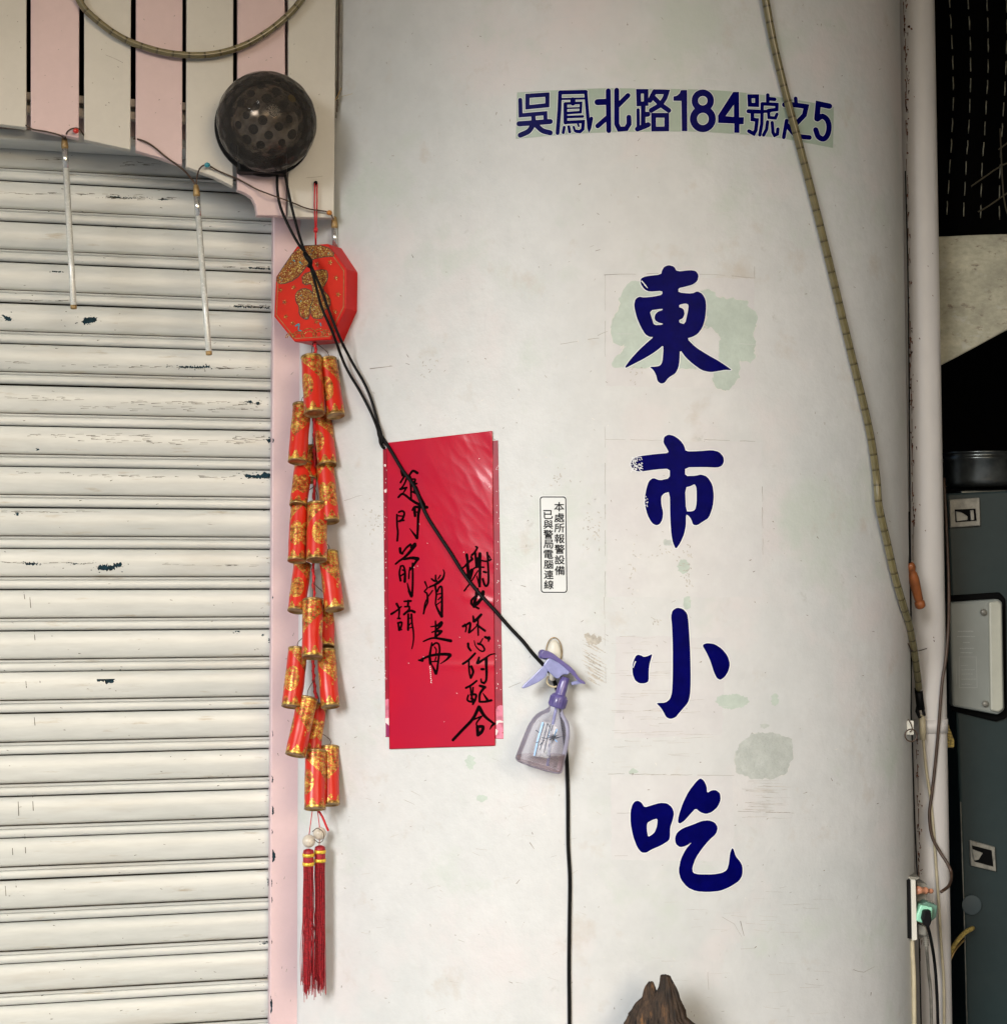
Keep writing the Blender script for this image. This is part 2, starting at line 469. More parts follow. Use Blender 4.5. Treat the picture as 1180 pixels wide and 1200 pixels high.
def cracker_mat():                # red foil tube with printed gold filigree
    m = bpy.data.materials.new('red_gold_foil'); m.use_nodes = True
    nt = m.node_tree; N = nt.nodes; L = nt.links; bs = N['Principled BSDF']
    uv = N.new('ShaderNodeUVMap'); sep = N.new('ShaderNodeSeparateXYZ'); L.new(uv.outputs[0], sep.inputs[0])
    oi = N.new('ShaderNodeObjectInfo')
    def mth(op, a, b=None, c=False):
        n = N.new('ShaderNodeMath'); n.operation = op; n.use_clamp = c
        for i, v in enumerate((a, b)):
            if v is None: continue
            if isinstance(v, (int, float)): n.inputs[i].default_value = v
            else: L.new(v, n.inputs[i])
        return n.outputs[0]
    u, v = sep.outputs[0], sep.outputs[1]
    ur = mth('FRACT', mth('ADD', u, oi.outputs['Random']))
    du = mth('ABSOLUTE', mth('SUBTRACT', ur, .5))
    diag = mth('GREATER_THAN', mth('ADD', v, mth('MULTIPLY', du, -1.1)), .40)       # top corner
    bot = mth('LESS_THAN', v, .16)
    bot2 = mth('LESS_THAN', v, mth('ADD', .10, mth('MULTIPLY', mth('SINE', mth('MULTIPLY', ur, 38)), .06)))
    dv = mth('SUBTRACT', v, .45)
    blob = mth('LESS_THAN', mth('ADD', mth('POWER', mth('MULTIPLY', mth('SUBTRACT', du, .40), 6), 2), mth('POWER', mth('MULTIPLY', dv, 3.6), 2)), .62)
    coin = mth('LESS_THAN', mth('ADD', mth('POWER', mth('MULTIPLY', mth('SUBTRACT', ur, .45), 18), 2), mth('POWER', mth('MULTIPLY', mth('SUBTRACT', v, .36), 9), 2)), .16)
    band = mth('ADD', mth('GREATER_THAN', v, .955), mth('LESS_THAN', v, .035))
    zone = mth('ADD', mth('ADD', diag, blob), mth('ADD', bot2, coin), True)
    cmb = N.new('ShaderNodeCombineXYZ'); L.new(mth('MULTIPLY', u, 3.2), cmb.inputs[0]); L.new(mth('MULTIPLY', v, 3.6), cmb.inputs[1]); L.new(mth('MULTIPLY', oi.outputs['Random'], 20), cmb.inputs[2])
    vo = N.new('ShaderNodeTexVoronoi'); vo.feature = 'DISTANCE_TO_EDGE'; vo.inputs['Scale'].default_value = 6.2; L.new(cmb.outputs[0], vo.inputs['Vector'])
    fil = mth('GREATER_THAN', vo.outputs[0], .065)
    gold = mth('ADD', mth('MULTIPLY', zone, fil), band, True)
    nz = N.new('ShaderNodeTexNoise'); nz.inputs['Scale'].default_value = 4; nz.inputs['Detail'].default_value = 5; L.new(cmb.outputs[0], nz.inputs['Vector'])
    cr = N.new('ShaderNodeValToRGB'); e = cr.color_ramp.elements
    e[0].position = .38; e[0].color = (.16, .07, .012, 1); e[1].position = .66; e[1].color = (.70, .48, .09, 1)
    L.new(nz.outputs[0], cr.inputs[0])
    mx = N.new('ShaderNodeMix'); mx.data_type = 'RGBA'; L.new(gold, mx.inputs[0]); mx.inputs[6].default_value = (.49, .013, .003, 1); L.new(cr.outputs[0], mx.inputs[7])
    L.new(mx.outputs[2], bs.inputs['Base Color'])
    L.new(mth('MULTIPLY', gold, .6), bs.inputs['Metallic'])
    bs.inputs['Roughness'].default_value = .32
    bp = N.new('ShaderNodeBump'); bp.inputs['Strength'].default_value = .5; bp.inputs['Distance'].default_value = .0006; L.new(gold, bp.inputs['Height']); L.new(bp.outputs[0], bs.inputs['Normal'])
    return m
m_cracker = cracker_mat()
def glitter_mat():
    m = bpy.data.materials.new('gold_glitter_print'); m.use_nodes = True
    nt = m.node_tree; N = nt.nodes; L = nt.links; bs = N['Principled BSDF']
    g = N.new('ShaderNodeNewGeometry'); vo = N.new('ShaderNodeTexVoronoi'); vo.inputs['Scale'].default_value = 420; L.new(g.outputs['Position'], vo.inputs['Vector'])
    cr = N.new('ShaderNodeValToRGB'); cr.color_ramp.interpolation = 'CONSTANT'
    cols = [(0, (.34, .17, .03)), (.3, (.50, .33, .06)), (.55, (.30, .13, .03)), (.78, (.60, .45, .16)), (.94, (.10, .30, .27)), (.965, (.60, .06, .02))]
    el = cr.color_ramp.elements
    el[0].color = (*cols[0][1], 1); el[1].position = cols[1][0]; el[1].color = (*cols[1][1], 1)
    for p, c in cols[2:]:
        x = el.new(p); x.color = (*c, 1)
    sx = N.new('ShaderNodeSeparateColor'); L.new(vo.outputs['Color'], sx.inputs[0]); L.new(sx.outputs[0], cr.inputs[0])
    v2 = N.new('ShaderNodeTexVoronoi'); v2.feature = 'DISTANCE_TO_EDGE'; v2.inputs['Scale'].default_value = 300; L.new(g.outputs['Position'], v2.inputs['Vector'])
    gt = N.new('ShaderNodeMath'); gt.operation = 'GREATER_THAN'; gt.inputs[1].default_value = .11; L.new(v2.outputs[0], gt.inputs[0])
    mx = N.new('ShaderNodeMix'); mx.data_type = 'RGBA'; L.new(gt.outputs[0], mx.inputs[0]); mx.inputs[6].default_value = (.20, .03, .005, 1); L.new(cr.outputs[0], mx.inputs[7])
    L.new(mx.outputs[2], bs.inputs['Base Color']); bs.inputs['Roughness'].default_value = .35; bs.inputs['Metallic'].default_value = .45
    return m
m_glit = glitter_mat()

# ================================================================ THE SETTING
def sheet(name, x0, x1, y0, y1, z, mat):
    return add(name, [(x0, y0, z), (x1, y0, z), (x1, y1, z), (x0, y1, z)], [(0, 1, 2, 3)], mat, kind='structure')
sheet('ground', -120, 120, -120, 120, -.02, m_road)
box('pavement', (0, -1.6, .04), (9, 0, 0), (0, 3.9, 0), (0, 0, .05), m_ground, bv=.01, kind='structure')
bw = thing('arcade_ceiling', 'beige plaster ceiling slab of the arcade above the shopfront', 'ceiling', (0, -1, 3.1))
box('slab', (0, -.75, 3.16), (6, 0, 0), (0, 1.85, 0), (0, 0, .06), m_ceil, bw)
rm = thing('back_wall', 'interior wall coloured near black for the recess shade, deep behind the column and the pipe', 'wall', (1.5, 1.6, 0))
box('wall_panel', (0, 1.62, 1.55), (6, 0, 0), (0, .02, 0), (0, 0, 1.5), m_shadewall, rm)
box('wall_panel', (2.9, .9, 1.55), (.02, 0, 0), (0, .68, 0), (0, 0, 1.5), m_shadewall, rm)

sw_ = thing('side_light_blocker', 'unseen side panel added right of the recess to block sky light', 'wall', (1.9, -.6, 0))
box('wall_panel', (1.95, -.75, 1.6), (.04, 0, 0), (0, 2.3, 0), (0, 0, 1.5), M('blocker_warm_tone', (.17, .155, .13), .8), sw_)  # added out of view to cut sky light from the right
# ---------------------------------------------------------------- the column
colm = thing('round_column', 'thick rounded white plastered column carrying the blue characters', 'column', (.25, .25, 0))
XL = -262.0
prof = []
nL, nR = 90, 110
for i in range(nL): prof.append(('l', XL + (XC - XL) * i / nL))
for i in range(nR + 1): prof.append(('r', math.pi / 2 * i / nR))
zs = [0.09 + (3.1 - .09) * i / 130 for i in range(131)]
V, F, UV = [], [], []
for z in zs:
    row = []
    for k, s in prof:
        if k == 'l': X, Y = s, sag(s)
        else: X, Y = XC + ax_(z) * math.sin(s), 260 * (1 - math.cos(s))
        row.append((X * U, Y * U, z))
    row += [((XC + ax_(z) - 30) * U, 430 * U, z), (XL * U, 430 * U, z)]
    for p in row:
        b = dent(*p)
        V.append(Vector((p[0], p[1] + b, p[2])))
n = len(row)
for j in range(len(zs) - 1):
    for i in range(n):
        a = j * n + i; b = j * n + (i + 1) % n
        F.append((a, b, b + n, a + n))
sh = add('shaft', V, F, m_wall, colm, smooth=True); sharp(fixn(sh), 50)

def deco(name, loops, off, mat, parent, cell=9, **k):
    return add(name, *fill_vf(loops, lambda x, y: cp_(x, y, off), cell), mat, parent, smooth=True, **k)
def Z(ox, oy, s, l): return [(ox + x / s, oy + y / s) for x, y in l]
# remnants of older paint
blobL = Z(700, 290, 5.9, [(250, 228), (200, 250), (150, 350), (148, 415), (100, 490), (90, 590), (110, 650), (150, 680), (190, 680), (160, 725), (110, 760), (95, 800), (115, 835), (170, 828), (330, 840), (400, 830), (680, 845), (760, 770), (700, 690), (620, 610), (560, 400), (400, 250)])
blobR = Z(700, 290, 5.9, [(690, 330), (740, 285), (790, 295), (830, 335), (960, 350), (1040, 370), (1050, 410), (1110, 470), (1080, 600), (1095, 750), (1060, 800), (975, 770), (985, 900), (930, 970), (870, 1000), (800, 960), (790, 900), (840, 800), (835, 700), (850, 610), (790, 560), (730, 560), (700, 450)])
deco('paint_patch', [wob(blobL, 2.2, 2.5, 1)], .12, m_patch, colm)
deco('paint_patch', [wob(blobR, 2.6, 2.0, 2)], .12, m_patch, colm)
deco('paint_patch', [wob([(866, 872), (882, 859), (905, 858), (928, 866), (930, 885), (922, 906), (905, 914), (880, 913), (862, 905), (860, 888)], 2.5, 1.6, 3)], .12, m_patch2, colm)
for i, (x, y, rx, ry, m) in enumerate([(801, 664, 7, 9, m_patch), (805, 706, 5, 8, m_patch), (783, 636, 6, 5, m_patch2), (908, 820, 5, 8, m_patch), (896, 851, 6, 3, m_patch2), (742, 904, 5, 4, m_patch),
                                       (858, 822, 20, 9, m_patch), (640, 884, 4, 4, m_patch), (551, 893, 6, 9, m_patch), (565, 936, 7, 4, m_patch)]):
    lp = [(x + rx * math.cos(a * .5236), y + ry * math.sin(a * .5236)) for a in range(12)]
    deco('paint_patch', [wob(lp, 2.5, 1.5, 10 + i, .3)], .12, m, colm)
for i, l in enumerate([[(710, 323), (884, 326), (884, 456), (710, 452)], [(711, 516), (893, 518), (893, 700), (711, 700)], [(722, 745), (850, 747), (846, 862), (720, 866)], [(716, 908), (858, 910), (862, 1010), (716, 1008)]]):
    deco('paint_film', [wob(l, 1.6, 3, 60 + i, .06)], .06, m_ghost, colm)
rim_ = []
for l, sd__, st_ in ((blobL, 1, 2.5), (blobR, 2, 2.0), ([(866, 872), (882, 859), (905, 858), (928, 866), (930, 885), (922, 906), (905, 914), (880, 913), (862, 905), (860, 888)], 3, 1.6)):
    q = wob(l, 2.6 if sd__ == 2 else 2.3, st_, sd__); i = 0
    while i < len(q) - 3:
        n_ = random.randint(3, 14)
        seg_ = [(x + .3, y + .3) for x, y in q[i:i + n_]]
        if len(seg_) > 1 and random.random() < .7: rim_.append(stroke_vf(seg_, random.uniform(.3, .8), .3, lambda x, y: cp_(x, y, .45), sm=False))
        i += n_ + random.randint(0, 5)
add('peeled_rims', *merge(rim_), m_peel, colm, kind='stuff')
# dried glue: strips left by an old heart-shaped sticker, and patches by the red paper
glue = []
def heart(x, y):                  # half a heart: round lobe at the top left, cut at the right
    yy = (y - 742) / 60
    if yy < 0 or yy > 1: return None
    xl = 679 + (0 if yy < .3 else (yy - .3) * 8) + max(0, .16 - yy) ** 1 * 90; xr = 714 - yy * 4
    return xl, xr
for i in range(40):
    y0 = 742 + i * 1.55; h_ = heart(0, y0)
    if not h_ or random.random() < .22: continue
    a_ = h_[0] + random.uniform(0, 5); b_ = min(h_[1], a_ + random.uniform(8, 34))
    ym = y0 + (b_ - a_) * .55
    if ym > 808: continue
    w_ = random.uniform(.6, 2.6)
    glue.append(fill_vf([wob([(a_, y0), ((a_ + b_) / 2, y0 + (ym - y0) * .5 - w_ * .6), (b_, ym), ((a_ + b_) / 2, y0 + (ym - y0) * .5 + w_ * .7)], .8, 1.4, i, .5)], lambda x, y: cp_(x, y, .15), 8))
for i in range(3): glue.append(fill_vf([wob([(684 + i * 7, 744 + i * 2), (690 + i * 7, 741 + i * 2), (698 + i * 4, 752), (690 + i * 3, 757)], 1.6, 1.4, 50 + i, .4)], lambda x, y: cp_(x, y, .17), 8))
for cx, cy, n_, sx, sy in ((438, 612, 26, 10, 24), (446, 772, 14, 6, 16), (805, 668, 40, 6, 26), (742, 665, 20, 4, 30), (775, 648, 14, 16, 8), (697, 622, 24, 9, 14), (655, 558, 16, 10, 10), (690, 605, 14, 8, 14), (770, 727, 10, 10, 4), (505, 430, 16, 14, 10), (745, 435, 12, 10, 30)):
    for i in range(n_):
        x = cx + random.gauss(0, sx * .6); y = cy + random.gauss(0, sy * .6)
        a = random.uniform(0, 3); l = random.uniform(.6, 2.6)
        glue.append(stroke_vf([(x, y), (x + l * math.cos(a), y + l * math.sin(a))], .8, random.uniform(.5, 1.2), lambda x, y: cp_(x, y, .14)))
add('glue_residue', *merge(glue), m_glue, colm, kind='stuff')
m_smudge = M('grey_smudge', (.50, .475, .44), .6, var=.05, scale=60, fine=.12, fscale=120)
for i, (x, y, rx, ry) in enumerate(((528, 492, 22, 9), (513, 500, 9, 6), (541, 478, 8, 5), (700, 380, 5, 3))):
    pass
# hairlines, scratches and specks
cr = []
def hair(pts, w=.55, lift=.16, jit=.8, dash=0):
    q = [Vector(p) for p in pts]; out = []
    for a, b in zip(q, q[1:]):
        k = max(1, int((b - a).length / 6))
        for i in range(k + 1): out.append(a.lerp(b, i / k) + Vector((random.uniform(-jit, jit) * .5, random.uniform(-jit, jit) * .5)))
    i = 0
    while i < len(out) - 1:
        n_ = random.randint(3, 8) if dash else len(out)
        s = out[i:i + n_ + 1]
        if len(s) > 1: cr.append(stroke_vf([(p.x, p.y) for p in s], w * random.uniform(.6, 1.2), w * .5, lambda x, y: cp_(x, y, lift), sm=False))
        i += n_ + (random.randint(1, int(dash)) if dash else 0)
hair([(708, 322), (770, 320), (850, 322), (885, 326)], .5, dash=2); hair([(884, 312), (884, 326)], .6)
hair([(709, 322), (709, 430)], .35, dash=3); hair([(709, 515), (775, 516)], .4, dash=2); hair([(825, 515), (885, 517)], .5, dash=2)
hair([(709, 500), (709, 700)], .4, dash=3); hair([(708, 700), (710, 800)], .35, dash=4); hair([(893, 570), (894, 662)], .5, dash=3)
hair([(713, 907), (860, 909)], .5, dash=1); hair([(723, 953), (740, 953)], .5); hair([(865, 951), (930, 953)], .6, dash=1)
hair([(700, 393), (712, 388)], .5); hair([(434, 432), (460, 429)], .9, jit=.4); hair([(657, 403), (702, 396)], .6, dash=2)
hair([(596, 806), (610, 800)], .7); hair([(403, 587), (425, 580)], .4); hair([(720, 1003), (735, 1003)], .4)
hair([(1000, 1137), (1012, 1140), (1025, 1133)], .5); hair([(868, 1080), (872, 1097)], .8); hair([(846, 1075), (860, 1083), (869, 1098)], .4)
hair([(621, 988), (626, 995)], .9, jit=.3); hair([(605, 1036), (609, 1031)], 1.1, jit=.2); hair([(829, 1140), (830, 1160)], .4)
add('hairline_cracks', *merge(cr), m_crack, colm, kind='stuff'); cr = []
for i in range(60):                # trowel lines around the lower characters
    x = random.uniform(715, 800); y = random.uniform(745, 870) + (40 if random.random() < .3 else 0)
    hair([(x, y), (x + random.uniform(10, 45), y + random.uniform(-1.5, 1.5))], random.uniform(.22, .42), dash=2)
for i in range(34):
    x = random.uniform(862, 900); y = random.uniform(915, 962)
    hair([(x, y), (x + random.uniform(10, 45), y + random.uniform(-1, 2))], random.uniform(.25, .45), dash=2)
for i in range(40):
    x = random.uniform(760, 960); y = random.uniform(1040, 1195)
    hair([(x, y), (x + random.uniform(6, 26), y + random.uniform(-2, 2))], random.uniform(.2, .4), dash=2)
for i in range(46):
    x = random.uniform(420, 700); y = random.uniform(880, 1195)
    hair([(x, y), (x + random.uniform(2, 12), y + random.uniform(-5, 5))], random.uniform(.22, .5))
add('trowel_lines', *merge(cr), m_faint, colm, kind='stuff'); cr = []
for i in range(330):
    x = random.uniform(398, 1045); y = random.uniform(5, 1195)
    a = random.uniform(0, 6.28); l = random.uniform(.3, 2.4) if random.random() < .85 else random.uniform(2, 6)
    hair([(x, y), (x + l * math.cos(a), y + l * math.sin(a))], random.uniform(.35, 1.15), jit=.1)
add('wall_specks', *merge(cr), m_crack, colm, kind='stuff')
rg_ = []
for i in range(90):
    x = random.uniform(402, 1000); y = random.uniform(20, 1180); l = random.uniform(8, 46); a = random.choice([random.uniform(-.12, .12), random.uniform(1.45, 1.7)])
    rg_.append(stroke_vf([(x, y), (x + l * .5 * math.cos(a) + random.uniform(-1, 1), y + l * .5 * math.sin(a)), (min(1030, x + l * math.cos(a)), y + l * math.sin(a))], random.uniform(.4, 1.0), .3, lambda x, y: cp_(x, y, .35)))
add('paint_ridges', *merge(rg_), m_ghost, colm, kind='stuff')
pe = []
for i in range(46):
    x, y = random.choice([(random.uniform(480, 720), random.uniform(400, 560)), (random.uniform(400, 1000), random.uniform(850, 1190)), (random.uniform(720, 800), random.uniform(480, 900))])
    a = random.uniform(0, 6.28); l = random.uniform(.6, 4)
    pe.append(stroke_vf([(x, y), (x + l * math.cos(a), y + l * math.sin(a))], .9, .4, lambda x, y: cp_(x, y, .2)))
pe.append(stroke_vf([(823, 374), (829, 371), (824, 381), (829, 383), (822, 386)], 1.6, .8, lambda x, y: cp_(x, y, .5), sm=False))
pe.append(stroke_vf([(727, 408), (731, 404), (729, 411), (726, 415)], 1.2, .5, lambda x, y: cp_(x, y, .5), sm=False))
add('paint_flakes', *merge(pe), m_peel, colm, kind='stuff')

# ---------------------------------------------------------------- jamb and shutter
jb = thing('pink_door_jamb', 'narrow pink metal jamb between the roller shutter and the column', 'door jamb', PP(335, 1150, JA, SB) * 1)
pts = [PP(318.5, 635, JA, SB), PP(352.5, 635, JA, SB)]
def wall_strip(x0, x1, a, thick, z0, z1, mat, name, parent, bv=.0015, n=1):
    # x0, x1: lateral X in units on the shutter-parallel plane
    A = Vector((x0 * U, (a + SB * x0) * U, 0)); B = Vector((x1 * U, (a + SB * x1) * U, 0)); t = -OUT * thick * U
    V = [A, B, B + t, A + t]
    VV = [Vector((p.x, p.y, z0)) for p in V] + [Vector((p.x, p.y, z1)) for p in V]
    o = fixn(add(name, VV, [(0, 1, 5, 4), (1, 2, 6, 5), (2, 3, 7, 6), (3, 0, 4, 7), (0, 3, 2, 1), (4, 5, 6, 7)], mat, parent))
    if bv: bevel(o, bv)
    return o
XJ0, XJ1 = pts[0].x / U, pts[1].x / U
wall_strip(XJ0, XJ1, JA, 60, .09, 3.1, m_pinkjamb, 'jamb_face', jb, .002)
chips = []
def jp(x, y, off=.15): return PP(x, y, JA, SB) + OUT * (off * .001)
for (x, y, w_, h) in [(319, 913, 1.4, 5), (319.6, 950, 1.6, 6), (319, 975, 1, 3), (320, 1003, 3.2, 8), (318.6, 1035, 1, 5), (318.6, 1055, 1, 4), (318.4, 1104, 1, 3), (317.8, 1178, 2, 11), (320, 516, 1.5, 3), (319.5, 860, .9, 4), (319.5, 700, .8, 3)]:
    lp = wob([(x - w_ * .3, y - h), (x + w_ * .7, y - h * .4), (x + w_, y + h * .1), (x + w_ * .5, y + h * .7), (x - w_ * .3, y + h)], .8, 1.2, x + y, .5)
    chips.append(fill_vf([lp], jp, 20))
add('paint_chips', *merge(chips), m_chip, jb, kind='stuff')
ms = []
for i in range(26):
    x = random.uniform(322, 350); y = random.uniform(290, 1190); a = random.uniform(0, 6); l = random.uniform(.5, 4)
    ms.append(stroke_vf([(x, y), (x + l * math.cos(a), y + l * math.sin(a))], .7, .4, jp))
add('scratches', *merge(ms), m_crack, jb, kind='stuff')

st = thing('roller_shutter', 'closed cream metal roller shutter with chipped paint on its slats', 'roller shutter', (-.9, .1, .09))
pitch = 51.2 * U
prof = [(0, -3.5), (-.8, -.5), (-1.8, 2.6), (-4.5, 4.2), (-10, 5.6), (-17, 6.2), (-25, 5.6), (-31, 4.2), (-34.0, 2.4), (-34.9, .3), (-35.6, 0), (-36.2, 2.6), (-37.0, 6.0), (-38.2, 7.2), (-39.4, 6.4), (-40.2, 4.4), (-41.0, 5.0), (-43, 5.8), (-46, 6.0), (-48.6, 5.4), (-50.0, 3.4), (-50.6, .2), (-51.2, -3.5)]
prof = [(z_, o_ * 1.03) for z_, o_ in prof]
x_r = -300.0; x_l = -1700.0
V = []; nx = 2
for X in (x_l, x_r):
    for z, o_ in prof: V.append(Vector((X * U, (SA + SB * X) * U, z * U)) + OUT * o_ * U)
k = len(prof)
F = [(i, i + 1, k + i + 1, k + i) for i in range(k - 1)]
slat_me = bpy.data.meshes.new('slat'); slat_me.from_pydata(V, [], F)
slat_me.materials.append(m_shut); slat_me.materials.append(m_grooveshade); slat_me.shade_smooth()
for p_, f_ in zip(slat_me.polygons, range(k - 1)):
    if f_ in (0, k - 2, 9, 10): p_.material_index = 1  # groove and undercut faces coloured dark to stand for their shade
z_ref = PP(316, 318.7, SA - 6, SB).z
ORG_S = ORG[st.name]
for j in range(-4, 32):
    zt = z_ref - j * pitch
    if zt - pitch < .09: break
    o = bpy.data.objects.new('slat', slat_me); C.objects.link(o); o.parent = st
    o.location = Vector((0, 0, zt)) - ORG_S
    o.rotation_euler = (0, random.uniform(-.0009, .0009), 0)
    o.location += Vector((0, random.uniform(-.00015, .0001), random.uniform(-.3, .3) * U))
    m_ = o.modifiers.new('split', 'EDGE_SPLIT'); m_.split_angle = R(48)
box('bottom_rail', Vector((-1000 * U, (SA - SB * 1000) * U, .10)), TANG * 700 * U * math.sqrt(1 + SB * SB), OUT * .008, (0, 0, .012), m_shut, st)
sc_, sk = [], []
def sp(x, y, off=.25): # on the slat surface
    p = PP(x, y, SA - 7.4, SB)
    z = (p.z - z_ref) / U
    zz = -((-z) % 51.2)
    for (a, oa), (b, ob) in zip(prof, prof[1:]):
        if a >= zz >= b:
            t = (a - zz) / (a - b + 1e-9); o_ = oa + (ob - oa) * t; break
    else: o_ = 5
    q = PP(x, y, SA - o_ * math.sqrt(1 + SB * SB), SB)
    return q + OUT * (off * .001)
def chip(l, seed=0, amp=.9):
    amp *= 2.2
    sc_.append(fill_vf([wob(l, amp, 1.1, seed, .6)], sp, 6))
    xs = [p[0] for p in l]; ys = [p[1] for p in l]; w_ = max(xs) - min(xs); h_ = max(ys) - min(ys)
    for i in range(int(4 + w_ * .5)):
        x = min(min(xs) + w_ * random.uniform(-.35, 1.35), 315.5); y = (min(ys) + max(ys)) / 2 + h_ * random.gauss(0, .45); q = random.uniform(.25, .9)
        sc_.append(fill_vf([[(x - q * 1.6, y), (x, y - q * .7), (x + q * 1.5, y + q * .1), (x + q * .3, y + q * .8)]], sp, 6))
Zs = lambda l: Z(0, 300, 3.47, l)
chip(Zs([(330, 265), (355, 250), (400, 248), (395, 262), (370, 275), (340, 280)]), 1)
chip(Zs([(345, 252), (370, 248), (360, 262), (335, 264)]), 2)
chip(Zs([(0, 238), (25, 240), (50, 255), (45, 265), (20, 262), (15, 246)]), 3)
chip(Zs([(210, 60), (250, 61), (248, 65), (212, 65)]), 4, .4)
chip(Zs([(148, 782), (160, 780), (162, 788), (150, 792)]), 5)
chip(Zs([(62, 1046), (80, 1045), (76, 1053), (66, 1053)]), 6)
chip(Zs([(725, 446), (800, 448), (850, 444), (860, 453), (800, 457), (730, 455)]), 7)
chip(Zs([(1005, 590), (1020, 586), (1028, 597), (1010, 598)]), 8); chip(Zs([(1040, 598), (1055, 592), (1058, 604), (1046, 606)]), 9)
chip(Zs([(1080, 745), (1105, 738), (1110, 752), (1092, 762)]), 10)
chip(Zs([(990, 888), (1060, 890), (1075, 878), (1100, 885), (1100, 903), (1060, 905), (1000, 900)]), 11)
chip(Zs([(950, 200), (1030, 203), (1098, 206), (1095, 216), (1040, 210), (960, 207)]), 12)
chip(Zs([(1010, 44), (1060, 47), (1102, 50), (1100, 57), (1050, 54), (1015, 51)]), 13)
Zt = lambda l: Z(0, 640, 3.47, l)
chip(Zt([(390, 85), (420, 72), (450, 80), (470, 68), (498, 66), (495, 84), (465, 92), (450, 100), (400, 98)]), 14, 1.4)
chip(Zt([(100, 66), (155, 66), (150, 76), (105, 76)]), 15); chip(Zt([(285, 68), (335, 72), (300, 75)]), 16)
chip(Zt([(390, 538), (430, 530), (460, 522), (468, 540), (460, 558), (430, 560), (425, 550), (395, 552)]), 17, .8)
chip(Zt([(955, 345), (970, 343), (966, 352), (958, 352)]), 18); chip(Zt([(1065, 357), (1074, 362), (1068, 368)]), 19)
chip(Zt([(1090, 375), (1098, 378), (1094, 388)]), 20); chip(Zt([(820, 843), (832, 838), (825, 848)]), 21)
chip(Z(0, 130, 5.9, [(745, 594), (800, 588), (870, 597), (980, 604), (900, 604), (800, 600)]), 22, .5)
chip(Z(0, 130, 5.9, [(1080, 608), (1130, 606), (1170, 614), (1120, 616)]), 23, .5)
chip(Z(0, 900, 3.47, [(1064, 712), (1080, 704), (1096, 706), (1092, 716), (1070, 718)]), 24)
chip(Z(0, 900, 3.47, [(1088, 450), (1096, 448), (1096, 485), (1089, 480)]), 25)
def streak(x0, x1, y, amp=.9, w_=.8, n_=30, mat=0):
    for i in range(n_):
        x = random.uniform(x0, x1); l = random.uniform(1.5, 13)
        yy = y + random.gauss(0, amp) + .013 * (x - 160)
        sk.append(stroke_vf([(x, yy), (min(x + l, 316), yy + random.uniform(-.5, .6))], w_ * random.uniform(.3, 1), .25, sp, sm=False))
streak(70, 310, 430, 1.0, .8, 34); streak(0, 40, 426, .5, .6, 8); streak(5, 90, 468, 1.2, .6, 22); streak(140, 306, 471, 1.2, .8, 40); streak(80, 300, 478, 1.4, .6, 36)
streak(30, 200, 511, 1.3, .7, 26); streak(80, 300, 517, 1.6, .7, 40); streak(265, 312, 512, 1.5, .8, 14); streak(90, 300, 558, 1.0, .8, 30); streak(10, 80, 555, .8, .5, 12)
streak(0, 110, 601, .5, .6, 20); streak(0, 25, 661, .8, .7, 8); streak(30, 110, 661, .8, .5, 10); streak(190, 300, 661, .9, .4, 16)
streak(20, 90, 353, .8, .6, 12); streak(0, 160, 228, .6, .7, 26); streak(120, 200, 232, .9, 1.0, 22); streak(140, 180, 191, 2, .7, 14); streak(40, 70, 187, .8, .5, 8)
streak(270, 316, 357, 1.2, 1.1, 18); streak(250, 316, 312, 1, 1, 14); streak(120, 140, 342, 2, .5, 8)
for i in range(260):
    x = random.uniform(0, 315); y = random.uniform(175, 1195)
    edge = random.random() < .35
    if edge: x = 316 - abs(random.gauss(0, 9))
    a = random.uniform(-.4, .4); l = random.uniform(.4, 3.0)
    sk.append(stroke_vf([(x, y), (x + l * math.cos(a), y + l * math.sin(a))], random.uniform(.4, 1.0), .3, sp, sm=False))
for (x0, y0, y1) in [(21, 932, 956), (38, 930, 950), (14, 985, 1002), (29, 978, 1000), (18, 1032, 1040), (6, 1036, 1050), (35, 700, 712), (28, 694, 702), (40, 738, 750), (30, 795, 806), (46, 790, 800), (40, 838, 850)]:
    sk.append(stroke_vf([(x0, y0), (x0 + 1, y1)], .5, .9, sp, sm=False))
add('paint_chips', *merge(sc_), m_chip, st, kind='stuff')
add('scuffs', *merge(sk), m_scuff, st, kind='stuff')
# housing above the shutter
hs_ = thing('shutter_housing', 'pinkish shutter box with a dark lower lip behind the planks', 'shutter box', (-.9, .05, 2.05))
def zat(px, py, a): return PP(px, py, a, SB).z
HA = SA - 60
zl = zat(100, 168, HA)
wall_strip(-1700, -200, HA, 50, zl, zl + 13 * U, m_shut, 'lower_lip', hs_, .002)
wall_strip(-1700, -200, HA + 8, 40, zl + 14 * U, zl + 36 * U, m_plankp, 'fascia', hs_, .001)
wall_strip(-1700, -200, SA + 4, 4, 2.0, 3.1, m_gapshade, 'shade_panel', hs_, 0)  # near-black sheet standing in for the shade behind the plank gaps

